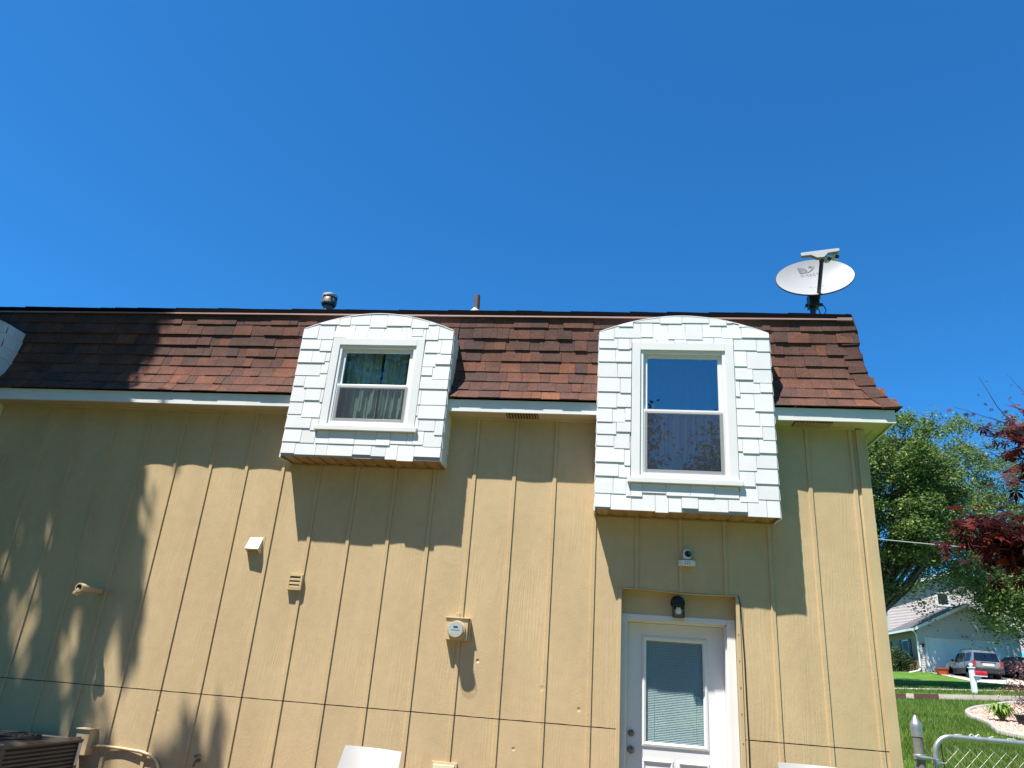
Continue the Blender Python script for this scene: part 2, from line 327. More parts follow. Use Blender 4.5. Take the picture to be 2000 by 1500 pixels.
def in_bed(x, y):
    c = False; n = len(bed_poly)
    for i in range(n):
        (x1, y1), (x2, y2) = bed_poly[i], bed_poly[i - 1]
        if (y1 > y) != (y2 > y) and x < (x2 - x1) * (y - y1) / (y2 - y1) + x1: c = not c
    return c
V = np.concatenate([wedge(blades(70000, (9.4, 15, -1, 8.5), .085, .0035), 17.5, 28.5), wedge(blades(90000, (11, 18.6, 5, 18), .085, .006), 17.5, 28.5), wedge(blades(26000, (16, 26, 28.2, 36), .09, .012), 17.5, 28.5)])
T = V.reshape(-1, 3, 3); keep = np.array([not in_bed(t[0, 0], t[0, 1]) and not (27.2 < t[0, 0]) and not (30.95 < t[0, 1] < 32.15) for t in T]); V = T[keep].reshape(-1, 3)
tag(fast('grass', V, 3, m_blade), 'bright green mown grass blades on the lawn beyond the gate', 'grass', kind='stuff')

# ------------------------------------------------------------------ THE HOUSE
S = 0.4064; ZT = 4.072; SEAM = 1.25; XR = 8.645
house = thing('house', 'tan board and batten house with brown mansard roof and white shingled dormers', 'house', (3, 0, 0))
def bowf(i):
    r = random.Random(100 + i); a = r.uniform(-.004, .009); b = r.uniform(0, .004); f = r.uniform(1.0, 2.0); p = r.uniform(0, 6)
    return lambda t, z: -(a + b * math.sin(z * f + p)) * math.sin(math.pi * t)
wb = MB()
DX0, DX1, DZ = 6.345, 7.380, 2.440
def wall_col(xa, xb, z0, z1, fn, nx, seam_jit=True):
    nz = max(1, int((z1 - z0) / .18)); V0 = []
    for j in range(nz + 1):
        z = z0 + (z1 - z0) * j / nz
        for k in range(nx + 1):
            t = k / nx; x = xa + (xb - xa) * t; zz = z
            if seam_jit and j == 0 and abs(z0 - SEAM) < .02: zz = z + .0035 * noise.noise(Vector((x * 9, 0, 3)))
            V0.append((x, fn(t, z), zz))
    F0 = [(j * (nx + 1) + k, j * (nx + 1) + k + 1, (j + 1) * (nx + 1) + k + 1, (j + 1) * (nx + 1) + k) for j in range(nz) for k in range(nx)]
    wb.add(V0, F0)
for i in range(-9, 22):
    fn = bowf(i); x0 = i * S; x1 = (i + 1) * S - .040
    if i == 21: x1 = XR - .075
    segs = [(x0, x1)]
    if x0 < DX1 and x1 > DX0:
        segs = []
        if x0 < DX0: segs.append((x0, DX0))
        if x1 > DX1: segs.append((DX1, x1))
        a, b = max(x0, DX0), min(x1, DX1)
        wall_col(a, b, DZ, ZT + .01, lambda t, z, fn=fn, a=a, b=b, x0=x0, x1=x1: fn((a + t * (b - a) - x0) / (x1 - x0), z), 6, False)
    for a, b in segs:
        g = lambda t, z, fn=fn, a=a, b=b, x0=x0, x1=x1: fn((a + t * (b - a) - x0) / (x1 - x0), z)
        wall_col(a, b, 0.02, SEAM - .004, g, 8); wall_col(a, b, SEAM + .004, ZT + .01, g, 8)
# battens: raised strips of the siding panels
for i in range(-8, 22):
    xr = i * S; xl = xr - .042; th = .0145
    zz = [(0.02, SEAM - .004), (SEAM + .004, ZT + .01)]
    if DX0 < xr and xl < DX1: zz = [(DZ, ZT + .01)]
    for a, b in zz: wb.prism([(xl, .004), (xl + .009, -th), (xr - .001, -th), (xr, .004)], a, b, 'z')
wb.box(-4, DX0, .016, .03, 0, ZT).box(DX1, XR - .05, .016, .03, 0, ZT).box(DX0, DX1, .016, .03, DZ, ZT)   # sheathing behind the joints
wall = wb.build('wall', m_wall, house, smooth=True, angle=25)
bk = MB().box(-3.6, DX0, .006, .012, SEAM - .02, SEAM + .02).box(DX1, XR - .08, .006, .012, SEAM - .02, SEAM + .02)
bk.build('panel_joint', m_dark, house)
# rest of the body
MB().box(-4, XR - .02, .6, 7.5, 0, ZT).box(XR - .03, XR - .004, .02, 7.5, 0, ZT).build('side_wall', m_trim, house)
ct = MB().box(XR - .075, XR, -.020, .03, .02, ZT).box(XR, XR + .018, -.020, .09, .02, ZT - .05)
ct.build('corner_trim', m_trim, house, bevel=.002)
MB().box(-.86, -.745, -.075, .03, .02, ZT).build('party_trim', m_trim, house)
# ---- eave
dorm = [(-2.33, -.677), (2.905, 4.551), (6.086, 7.750)]
EY = -.237; EX = XR + .225; FT = 4.198
def eave_segments(x0, x1):
    segs = []; a = x0
    for d0, d1 in dorm:
        if d1 < x0: continue
        segs.append((a, d0)); a = d1
    segs.append((a, x1)); return [s for s in segs if s[1] - s[0] > .02]
for (a, b) in eave_segments(-4, EX):
    last = b > 8.5
    f = MB(); n = max(2, int((b - a) / .35)); 
    zb = lambda x: ZT + .006 * noise.noise(Vector((x * .8, 1, 0)))
    for k in range(n):
        xa, xb = a + (b - a) * k / n, a + (b - a) * (k + 1) / n
        f.add([(xa, EY, zb(xa)), (xb, EY, zb(xb)), (xb, EY, FT), (xa, EY, FT), (xa, EY + .022, zb(xa)), (xb, EY + .022, zb(xb))], [(0, 1, 2, 3), (1, 0, 4, 5)])
    if last: f.add([(EX, EY, ZT), (EX, 7.7, ZT), (EX, 7.7, FT), (EX, EY, FT), (EX - .022, EY, ZT), (EX - .022, 7.7, ZT)], [(0, 1, 2, 3), (0, 4, 5, 1)])
    f.build('fascia', m_fascia, house)
    so = MB().box(a, b, EY + .022, .004, ZT + .012, ZT + .03)
    if last: so.box(XR - .02, EX - .02, .0045, 7.7, ZT + .012, ZT + .03).box(XR + .10, XR + .104, .03, 7.6, ZT + .008, ZT + .012)
    so.box(a, min(b, XR - .08), -.022, -.004, ZT - .006, ZT + .011)
    so.build('soffit', m_soffit, house)
def soffit_vent(x0, x1):
    v = MB().box(x0, x1, EY + .05, -.045, ZT + .004, ZT + .011, 0)
    n = int((x1 - x0) / .028)
    for k in range(n):
        x = x0 + (k + .3) * (x1 - x0) / n
        v.prism([(x, ZT + .004), (x + .014, ZT + .004), (x + .019, ZT - .007)], EY + .055, -.05, 'y', 1)
    v.build('soffit_vent', m_vent, house)
soffit_vent(5.16, 5.48); soffit_vent(7.97, 8.32)
# ---- mansard profile (y,z) bottom to top
PR = [(-.268, 4.208), (-.218, 4.272), (-.175, 4.345), (-.102, 4.501), (-.057, 4.672), (-.031, 4.855), (-.022, 5.05), (-.012, 5.25), (-.008, 5.33)]
def spl(P, n=160):
    P = [Vector((*p, 0)) for p in P]; P = [2 * P[0] - P[1]] + P + [2 * P[-1] - P[-2]]; out = []
    for i in range(1, len(P) - 2):
        for k in range(n // (len(P) - 3)):
            t = k / (n // (len(P) - 3)); a, b, c, d = P[i - 1:i + 3]
            out.append(.5 * ((2 * b) + (c - a) * t + (2 * a - 5 * b + 4 * c - d) * t * t + (3 * b - a - 3 * c + d) * t ** 3))
    out.append(P[-2]); return out
SP = spl(PR); AL = [0]
for i in range(1, len(SP)): AL.append(AL[-1] + (SP[i] - SP[i - 1]).length)
LEN = AL[-1]
def prof(s, off=0):
    s = max(0, min(LEN, s)); i = max(1, int(np.searchsorted(AL, s))); i = min(i, len(SP) - 1)
    t = (s - AL[i - 1]) / max(1e-9, AL[i] - AL[i - 1]); p = SP[i - 1].lerp(SP[i], t); d = (SP[i] - SP[i - 1]).normalized()
    return p.x - d.y * off, p.y + d.x * off      # outward = -y side
STOP = next(AL[i] for i in range(len(SP)) if SP[i].y > 5.238)
EXPO = STOP / 7.86
rf = MB()
HIPK = XR - .0
def xend(y): return HIPK - y
# underlay sheet, front and right side
ul = MB(); N = 24
for k in range(N):
    (ya, za), (yb, zb_) = prof(LEN * k / N, -.002), prof(LEN * (k + 1) / N, -.002)
    for a, b in eave_segments(-4, 99):
        xa1 = min(b, xend(ya)); xb1 = min(b, xend(yb))
        ul.add([(a, ya, za), (xa1, ya, za), (xb1, yb, zb_), (a, yb, zb_)], [(0, 1, 2, 3)])
    if za > 4.80:
        for a, b in dorm: ul.add([(a, ya, za), (b, ya, za), (b, yb, zb_), (a, yb, zb_)], [(0, 1, 2, 3)])
    ul.add([(xend(ya), ya, za), (xend(ya), 7.6, za), (xend(yb), 7.6, zb_), (xend(yb), yb, zb_)], [(0, 1, 2, 3)])
ul.build('roof_underlay', m_under, house)
tr = random.Random(5)
nc = 8
for (a, b, c0) in [(p_, q_, 0) for p_, q_ in eave_segments(-3.6, 99)] + [(d0, d1, 5) for d0, d1 in dorm]:
    rf = MB()
    for c in range(c0, nc):
        s0 = c * EXPO - (.012 if c == 0 else 0); s1 = s0 + EXPO * 1.25
        x = a + (.0 if c else 0) - tr.random() * .1
        while True:
            wdt = tr.choice([.10, .13, .16, .19, .22]); xa, xb = max(x, a), x + wdt; x = xb
            if xa > xend(prof(s0)[0]) - .02: break
            if b < 90 and xa >= b - .01: break
            if b < 90: xb = min(xb, b)
            if xb - xa < .012: continue
            th = tr.uniform(.010, .015) if tr.random() < .55 else tr.uniform(.005, .008)
            th *= (1.0, 1.0, 1.0, 1.15, 1.4, 1.9, 1.9, 1.5)[c]
            j = tr.uniform(-.0025, .0025); tone = min(1, max(0, tr.gauss(.44 + (.10 if c < 4 else -.05), .22)))
            vs = []; K = 3
            for k in range(K + 1):
                s = s0 + j + (s1 - s0 - j) * k / K; o = th * (1 - k / K) + .001
                y, z = prof(s, o); lim = xend(y)
                vs += [(min(xa, lim), y, z), (min(xb - .0025, lim), y, z)]
            y, z = prof(s0 + j, 0); vs += [(min(xa, xend(y)), y, z), (min(xb - .0025, xend(y)), y, z)]
            fs = [(2 * k, 2 * k + 1, 2 * k + 3, 2 * k + 2) for k in range(K)] + [(2 * K + 2, 2 * K + 3, 1, 0)]
            # side faces
            vs2 = list(vs)
            for side in (0, 1):
                base = [prof(s0 + j + (s1 - s0 - j) * k / K, 0) for k in range(K + 1)]
                off = len(vs2); xx = vs[side][0]
                vs2 += [(xx, y, z) for y, z in base]
                for k in range(K): fs.append((2 * k + side, 2 * k + 2 + side, off + k + 1, off + k))
            rf.add(vs2, fs, tone)
    rf.build('roof_shingles', m_roof, house)
rf = MB()      # long courses on the end face
for c in range(nc):
    s0 = c * EXPO; s1 = s0 + EXPO * 1.2; y = .0
    while y < 7.5:
        wdt = tr.uniform(.12, .25); th = tr.uniform(.003, .006)
        q = []
        for k in range(3):
            yy, z = prof(s0 + (s1 - s0) * k / 2, th * (1 - k / 2) + .001); q += [(xend(yy), max(y, yy), z), (xend(yy), y + wdt - .003, z)]
        yy, z = prof(s0, 0); q += [(xend(yy), max(y, yy), z), (xend(yy), y + wdt - .003, z)]
        rf.add(q, [(0, 1, 3, 2), (2, 3, 5, 4), (6, 7, 1, 0)], min(1, max(0, tr.gauss(.45, .25)))); y += wdt
rf.build('side_shingles', m_roof, house)
# hip caps
hc = MB(); ncap = 7; sc0 = 0
for c in range(ncap):
    s0 = c * STOP / (ncap - .35); s1 = min(LEN, s0 + STOP / (ncap - .35) * 1.2); wd = .150; vs = []
    K = 4
    for k in range(K + 1):
        s = s0 + (s1 - s0) * k / K; o = .016 * (1 - k / K) + .007
        y, z = prof(s, o); yh, zh = prof(s + .0, o); lift = .0
        xh = xend(yh)
        vs += [(xh - wd - .02 * (1 - k / K), prof(s, o)[0], z - (.012 if k == 0 else 0)), (xh - .012, yh - .002, zh), (xh + .006, yh + .012, zh), (xh + .004, yh + wd, z)]
    fs = []
    for k in range(K):
        for q in range(3): fs.append((4 * k + q, 4 * k + q + 1, 4 * k + 5 + q, 4 * k + 4 + q))
    y, z = prof(s0, .001); b0 = len(vs); xh = xend(y)
    vs += [(xh - wd - .02, y, z - .012), (xh - .012, y + .01, z), (xh, y + .012, z), (xh, y + wd, z)]
    fs += [(b0, b0 + 1, 1, 0), (b0 + 1, b0 + 2, 2, 1), (b0 + 2, b0 + 3, 3, 2), (0, 4, b0 + 1, b0)]
    hc.add(vs, fs, tr.random())
hc.build('hip_cap', m_cap, house)
# top edge: drip metal and dark shingle butt
de = MB(); te = MB(); x = -4.0
while x < 8.56:
    x2 = min(x + 3.05 if x > -3.9 else x + 2.2, 8.565); yo = -.045 - .003 * (int(x) % 2)
    de.prism([(yo, 5.250), (yo - .006, 5.245), (yo - .004, 5.262), (.05, 5.275), (.05, 5.262), (yo + .01, 5.255)], x, x2, 'x'); x = x2 + .002 if x2 < 8.56 else 9
de.box(8.50, 8.645, -.058, .02, 5.240, 5.272)
de.build('drip_edge', m_drip, house)
x = -4.0
while x < 8.64:
    x2 = min(x + random.uniform(.18, .34), 8.645); h = 5.322 + random.uniform(-.003, .008)
    te.add([(x, -.046, 5.266), (x2, -.046, 5.266), (x2, -.044, h - .004), (x, -.044, h), (x, .6, h + .05), (x2, .6, h + .045)], [(0, 1, 2, 3), (3, 2, 5, 4)]); x = x2
te.box(-4, 8.62, .3, 7.3, 5.2, 5.34)
te.build('roof_edge', m_edge, house)
# ---- dormers
def arcz(x, d0, d1, zc, zp):
    t = (x - (d0 + d1) / 2) / ((d1 - d0) / 2); t = max(-1, min(1, t)); return zc + (zp - zc) * (1 - abs(t) ** 1.9) 
FYD = -.292
def dormer(d0, d1, zb, zc, zp, win, seed, cav=True, label=None):
    rr = random.Random(seed); wx0, wx1, wz0, wz1 = win
    body = MB(); n = 20
    # sheathing round the window hole (a ring of quads), sides, barrel top
    xsN = [d0 + (d1 - d0) * k / n for k in range(n + 1)] + [wx0, wx1]; xsN = sorted(set(xsN))
    for a, b in zip(xsN[:-1], xsN[1:]):
        za, zb2 = arcz(a, d0, d1, zc, zp), arcz(b, d0, d1, zc, zp); m = (a + b) / 2
        if wx0 < m < wx1:
            body.add([(a, FYD, zb), (b, FYD, zb), (b, FYD, wz0), (a, FYD, wz0)], [(0, 1, 2, 3)], 0)
            body.add([(a, FYD, wz1), (b, FYD, wz1), (b, FYD, zb2), (a, FYD, za)], [(0, 1, 2, 3)], 0)
        else: body.add([(a, FYD, zb), (b, FYD, zb), (b, FYD, zb2), (a, FYD, za)], [(0, 1, 2, 3)], 0)
        body.add([(a, FYD - .012, za + .004), (b, FYD - .012, zb2 + .004), (b, .03, zb2 + .004), (a, .03, za + .004)], [(0, 1, 2, 3)], .5)
        body.add([(a, FYD - .012, za - .006), (b, FYD - .012, zb2 - .006), (b, FYD - .012, zb2 + .004), (a, FYD - .012, za + .004)], [(0, 1, 2, 3)], .5)
    for x in (d0, d1): body.add([(x, FYD, zb), (x, .03, zb), (x, .03, zc), (x, FYD, zc)], [(0, 1, 2, 3)], 0)
    D = body
    # staggered shakes on the front
    EXP = .148; rows = int((zp - zb) / EXP) + 1
    for r_ in range(rows):
        zrow = zb - .006 + r_ * EXP; x = d0 - .006
        while x < d1 + .004:
            wd = rr.choice([.12, .15, .17, .19, .22, .27]); xa = x; xb = min(x + wd, d1 + .006)
            if d1 + .006 - xb < .06: xb = d1 + .006
            x = xb
            z0 = zrow + rr.choice([-.022, -.012, 0, .008, .018, .028]) + (.016 if r_ == 0 else 0); z1 = zrow + EXP * 1.5
            pieces = [(xa, xb, z0, z1)]
            W = (wx0 - .085, wx1 + .085, wz0 - .075, wz1 + .082)       # casing region kept clear
            out = []
            for (p, q, u, v) in pieces:
                if q <= W[0] or p >= W[1] or v <= W[2] or u >= W[3]: out.append((p, q, u, v)); continue
                if p < W[0]: out.append((p, min(q, W[0] - .001), u, v))
                if q > W[1]: out.append((max(p, W[1] + .001), q, u, v))
                p2, q2 = max(p, W[0]), min(q, W[1])
                if u < W[2] and q2 - p2 > .01: out.append((p2, q2, u, min(v, W[2] - .001)))
                if v > W[3] and q2 - p2 > .01: out.append((p2, q2, max(u, W[3] + .001 - rr.random() * .006), v))
            for (p, q, u, v) in out:
                q -= .0035
                if q - p < .012: continue
                ok_ = [p + (q - p) * k / 24 for k in range(25) if arcz(p + (q - p) * k / 24, d0, d1, zc, zp) - .004 > u + .008 and d0 - .01 < p + (q - p) * k / 24 < d1 + .01]
                if len(ok_) < 3: continue
                p, q = ok_[0], ok_[-1]
                ns = 6; tops = [min(v, arcz(p + (q - p) * k / ns, d0, d1, zc, zp) - .004) for k in range(ns + 1)]
                if max(tops) - u < .02: continue
                tone = rr.uniform(.3, 1); tb = rr.uniform(.011, .017); tt = .004
                vs = [(p, FYD - tb, u), (q, FYD - tb, u)]
                for k in range(ns + 1):
                    zt_ = max(tops[ns - k], u + .004); f = min(1, (zt_ - u) / (EXP * 1.5)); vs.append((q + (p - q) * k / ns, FYD - (tb + (tt - tb) * f), zt_))
                nv = len(vs); vs += [(a_, FYD + .001, c_) for a_, b_, c_ in vs]
                D.add(vs, [tuple(range(nv))] + [(i, nv + i, nv + (i + 1) % nv, (i + 1) % nv) for i in range(nv)], tone)
    # shakes on both cheeks
    for sx, xx in ((-1, d0), (1, d1)):
        for r_ in range(rows):
            zrow = zb - .004 + r_ * EXP; y = FYD + .0
            while y < .0:
                wd = rr.choice([.10, .14, .18]); ya, yb = y, min(y + wd, .01); y = yb
                z0 = zrow + rr.uniform(-.015, .02); z1 = min(z0 + EXP * 1.5, zc)
                if z1 - z0 < .02: continue
                a, b = sorted((xx, xx + sx * .016)); lo = xx + sx * .016; hi = xx + sx * .006
                vs = [(lo, ya, z0), (lo, yb - .003, z0), (hi, yb - .003, z1), (hi, ya, z1), (xx, ya, z0), (xx, yb - .003, z0), (xx, yb - .003, z1), (xx, ya, z1)]
                D.add(vs, [(0, 1, 2, 3), (0, 4, 5, 1), (0, 3, 7, 4), (1, 5, 6, 2)], rr.uniform(.3, 1))
    d = D.build('dormer', m_white, house)
    if label: d['label'] = label
    # ribbed underside
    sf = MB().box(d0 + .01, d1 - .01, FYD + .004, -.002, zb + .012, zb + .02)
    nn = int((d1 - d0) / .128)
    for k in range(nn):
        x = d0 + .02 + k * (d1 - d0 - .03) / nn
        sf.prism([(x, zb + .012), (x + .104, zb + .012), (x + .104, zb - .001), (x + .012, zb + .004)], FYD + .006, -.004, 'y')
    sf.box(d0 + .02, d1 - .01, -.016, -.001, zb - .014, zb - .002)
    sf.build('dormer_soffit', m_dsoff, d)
    # cavity liner
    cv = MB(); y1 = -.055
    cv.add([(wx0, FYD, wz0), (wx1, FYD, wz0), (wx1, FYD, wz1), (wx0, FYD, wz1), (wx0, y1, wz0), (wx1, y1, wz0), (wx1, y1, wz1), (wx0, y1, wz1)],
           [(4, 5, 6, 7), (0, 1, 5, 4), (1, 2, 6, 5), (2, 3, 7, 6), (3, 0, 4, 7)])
    cv.build('window_reveal', m_room, d)
    return d
def window(win, mid, sash_t, label, curtain, lo_screen=True):
    m_pane = m_glass2 if curtain == 1 else m_glass
    x0, x1, z0, z1 = win; g = MB(); cf = FYD - .016
    # flat casing boards with head, sides ; sill separate
    g.box(x0 - .082, x0, cf, FYD + .02, z0 - .02, z1 + .078).box(x1, x1 + .082, cf, FYD + .02, z0 - .02, z1 + .078).box(x0, x1, cf - .0015, FYD + .02, z1, z1 + .078)
    fr = MB(); ft = .052; yf = FYD - .002
    def ring(mb, a, b, c, d, t, ya, yb):
        mb.box(a, a + t, ya, yb, c, d).box(b - t, b, ya, yb, c, d).box(a + t, b - t, ya + .001, yb, c, c + t).box(a + t, b - t, ya + .001, yb, d - t, d)
    ring(fr, x0, x1, z0, z1, .030, yf, -.2)
    w_ = fr.build('window', m_vinyl, house, bevel=.002); w_['label'] = label
    g.build('window_casing', m_casing, w_, bevel=.002)
    MB().box(x0 - .115, x1 + .115, FYD - .045, FYD + .01, z0 - .072, z0 - .022).box(x0 - .0, x1 + .0, FYD - .02, FYD + .02, z0 - .022, z0 - .001).build('sill', m_casing, w_, bevel=.004)
    a, b = x0 + .031, x1 - .031
    us = MB(); ring(us, a, b, mid - .012, z1 - .031, sash_t, FYD + .032, FYD + .06); us.build('upper_sash', m_vinyl, w_, bevel=.003)
    ls = MB(); ring(ls, a, b, z0 + .031, mid + .02, sash_t, FYD + .006, FYD + .031); ls.build('lower_sash', m_vinyl, w_, bevel=.003)
    MB().box(a + sash_t - .003, b - sash_t + .003, FYD + .044, FYD + .048, mid - .01 + sash_t - .003, z1 - .031 - sash_t + .003).build('upper_glass', m_pane, w_)
    MB().box(a + sash_t - .003, b - sash_t + .003, FYD + .018, FYD + .022, z0 + .031 + sash_t - .003, mid + .02 - sash_t + .003).build('lower_glass', m_pane, w_)
    sc = MB(); ya = FYD + .001
    sc.add([(a + .01, ya, z0 + .04), (b - .01, ya, z0 + .04), (b - .01, ya, mid + .0), (a + .01, ya, mid + .0)], [(0, 1, 2, 3)]); sc.build('insect_screen', m_screen, w_)
    cu = MB(); yc = -.125 if curtain == 1 else -.085
    n = 90; vs = []
    for k in range(n + 1):
        t = k / n; x = x0 + .02 + (x1 - x0 - .04) * t; y = yc + .018 * math.sin(t * 55 + 2 * math.sin(t * 9)) + .008 * math.sin(t * 131)
        zb_ = z0 + .03
        if curtain == 1: zb_ = z0 + .03
        vs += [(x, y, zb_), (x, y * 1.0, z1 - .02)]
    for k in range(n):
        if curtain == 1 and abs(k - 47) < 2: continue
        cu.add([vs[2 * k], vs[2 * k + 2], vs[2 * k + 3], vs[2 * k + 1]], [(0, 1, 2, 3)])
    cu.build('curtain', m_curt if curtain == 1 else m_curt2, w_, smooth=True)
    return w_
L_win = (3.335, 4.175, 3.872, 4.762); R_win = (6.495, 7.322, 3.452, 4.757)
F_win = (-1.95, -1.1, 3.872, 4.762)
dormer(2.905, 4.551, 3.520, 4.950, 5.140, L_win, 3, label='white shingled dormer with the small square window')
dormer(6.086, 7.750, 3.120, 4.960, 5.145, R_win, 21, label='white shingled dormer with the tall window above the door')
dormer(-2.33, -.677, 3.520, 4.960, 5.14, F_win, 9, label='white shingled dormer cut off at the left, in tree shade')
window(L_win, 4.300, .040, 'nearly square white window with sheer curtains', 1)
window(R_win, 4.108, .040, 'tall white window above the door', 2)
window(F_win, 4.300, .040, 'window of the left dormer', 1)

# ---- door
YD = .1
rc = MB().box(DX0, DX1, YD, YD + .02, 2.225, DZ).box(DX1, DX1 + .012, 0.0, .32, .1, DZ).box(DX0 - .012, DX0, 0.0, .32, .1, DZ).box(DX0, DX1, .005, YD, DZ, DZ + .012)
rc.build('door_recess', m_trim, house)
lip = MB()
P = [(DX0 - .03, DZ + .008), (DX0 + .3, DZ + .004), (DX0 + .55, DZ - .012), (DX0 + .8, DZ - .012), (DX1 + .012, DZ - .004)]
lip.tube([(x, -.006, z) for x, z in P], .007, 6)
lip.box(DX1 - .005, DX1 + .028, -.014, .002, .05, DZ - .004).box(DX0 - .028, DX0 + .004, -.014, .002, .05, DZ).box(DX1 + .045, DX1 + .052, -.012, .002, .05, DZ - .1)
lip.build('opening_trim', m_trim, house, bevel=.002)
for z in (2.1, 1.88, 1.66, 1.45, 1.22, 1.0): MB().lathe([(.0001, -.004), (.005, -.003), (.005, .001)], (DX1 + .008, -.014, z), (0, 1, 0), 8).build('trim_nail', m_brass, house)
df = MB(); cx0, cx1, cz1 = 6.348, 7.378, 2.232
df.box(cx0, cx0 + .052, YD - .006, YD + .03, .1, cz1).box(cx1 - .075, cx1, YD - .006, YD + .03, .1, cz1).box(cx0 + .052, cx1 - .075, YD - .0055, YD + .03, cz1 - .045, cz1)
df.box(cx0 + .034, cx0 + .060, YD + .03, .315, .1, cz1 - .03).box(cx1 - .088, cx1 - .050, YD + .03, .315, .1, cz1 - .03).box(cx0 + .034, cx1 - .034, YD + .03, .315, cz1 - .062, cz1 - .03)
df.build('door_frame', m_casing, house, bevel=.004)
lx0, lx1, lz0, lz1 = 6.412, 7.289, .15, 2.168; YL = .25
gx0, gx1, gz0_, gz1_ = 6.585, 7.108, 1.158, 2.015
dl = MB().box(lx0, gx0, YL, YL + .044, lz0, lz1).box(gx1, lx1, YL, YL + .044, lz0, lz1).box(gx0, gx1, YL, YL + .044, gz1_, lz1).box(gx0, gx1, YL, YL + .044, lz0, gz0_)
door = dl.build('door', m_door, house); door['label'] = 'white door with a glazed upper half and inner blinds'
def moulding(a, b, c, d, t, y, mat, name):
    mb = MB(); ys_ = [(0, y), (.006, y - .010), (t * .55, y - .014), (t - .004, y - .006), (t, y)]
    def rect(o): return [(a + o, c + o), (b - o, c + o), (b - o, d - o), (a + o, d - o)]
    for (o1, y1), (o2, y2) in zip(ys_[:-1], ys_[1:]):
        r1, r2 = rect(o1), rect(o2)
        for i in range(4):
            j = (i + 1) % 4; mb.add([(r1[i][0], y1, r1[i][1]), (r1[j][0], y1, r1[j][1]), (r2[j][0], y2, r2[j][1]), (r2[i][0], y2, r2[i][1])], [(0, 1, 2, 3)])
    return mb.build(name, mat, door)
moulding(6.547, 7.140, 1.116, 2.057, .042, YL - .001, m_door, 'glass_surround')
moulding(6.552, 6.83, .30, 1.020, .03, YL - .001, m_door, 'lower_panel'); moulding(6.862, 7.14, .30, 1.020, .03, YL - .001, m_door, 'lower_panel')
MB().box(gx0 - .001, gx1 + .001, YL + .006, YL + .010, gz0_, gz1_).build('door_glass', m_dglass, door)
bl = MB(); z = gz0_ + .006; kk = 0
while z < gz1_ - .004:
    bl.add([(gx0 + .004, YL + .016, z), (gx1 - .004, YL + .016, z), (gx1 - .004, YL + .0235, z + .0128), (gx0 + .004, YL + .0235, z + .0128)], [(0, 1, 2, 3)]); z += .0142; kk += 1
bl.box(gx0 + .075, gx0 + .077, YL + .013, YL + .015, gz0_, gz1_).box(gx1 - .077, gx1 - .075, YL + .013, YL + .015, gz0_, gz1_)
bl.build('blinds', m_blind, door)
MB().box(gx0, gx1, YL + .034, YL + .040, gz0_, gz1_).build('door_backing', m_room, door)
for zc_, nm, rr_ in ((1.216, 'deadbolt', .029), (1.082, 'door_knob', .030)):
    k = MB().lathe([(.001, -.0), (.030, .0), (.030, .008), (.012, .012), (.012, .03), (rr_ * .8, .036), (rr_, .048), (rr_ * .75, .062), (.001, .066)] if nm == 'door_knob' else [(.001, 0), (.029, 0), (.028, .018), (.022, .024), (.001, .026)], (6.455, YL, zc_), (0, -1, 0), 20)
    k.build(nm, m_brass, door, smooth=True)

# ---- fixtures on the wall
# black lantern above the door
t = thing('wall_lamp', 'small black wall lamp with bare bulb above the white door', 'wall lamp', (6.868, .1, 2.36))
MB().lathe([(.001, 0), (.066, 0), (.066, .012), (.05, .03), (.04, .05), (.045, .085), (.001, .09)], (6.868, .1, 2.352), (0, -1, 0), 24).build('back_plate', m_black, t, smooth=True)
fr = MB(); a, b, c, d = 6.822, 6.916, 2.225, 2.352; y0, y1 = -.0, .085
for x in (a, b):
    for y in (y0, y1): fr.box(x - .004, x + .004, y - .004, y + .004, c, d)
fr.box(a - .004, b + .004, y0 - .004, y1 + .004, c - .006, c).box(a - .004, b + .004, y0 - .004, y1 + .004, d, d + .02)
fr.build('lantern_frame', m_black, t)
MB().lathe([(.013, .0), (.014, -.03), (.020, -.045), (.030, -.07), (.030, -.085), (.02, -.102), (.001, -.106)], (6.868, .042, 2.35), (0, 0, 1), 20).build('bulb', m_bulb, t, smooth=True)
# security camera with light bar
t = thing('security_camera', 'white security camera on a perforated light bar above the door lamp', 'camera', (6.945, 0, 2.70))
base = [(6.868, -.012), (6.868, -.05), (6.897, -.085), (6.992, -.085), (7.021, -.05), (7.021, -.012)]
MB().prism(base, 2.675, 2.725, 'z').build('light_bar', m_plast, t, bevel=.004)
for ix in range(3):
    for iz in range(2): MB().box(6.922 + ix * .020, 6.930 + ix * .020, -.0868, -.085, 2.688 + iz * .018, 2.695 + iz * .018).build('led_window', m_lensb, t)
MB().lathe([(.001, 0), (.036, .0), (.039, .03), (.038, .065), (.028, .088), (.001, .096)], (6.944, -.045, 2.738), (0, 0, 1), 24).build('camera_body', m_plast, t, smooth=True)
MB().lathe([(.001, .0), (.030, .0), (.031, .022), (.026, .03), (.001, .032)], (6.950, -.062, 2.783), (.15, -1, -.1), 24).build('lens', m_lensb, t, smooth=True)
MB().tube([(6.944, -.045, 2.72), (6.944, -.045, 2.742)], .012, 10).box(6.925, 6.963, -.05, -.004, 2.735, 2.81).build('mount', m_plast, t)
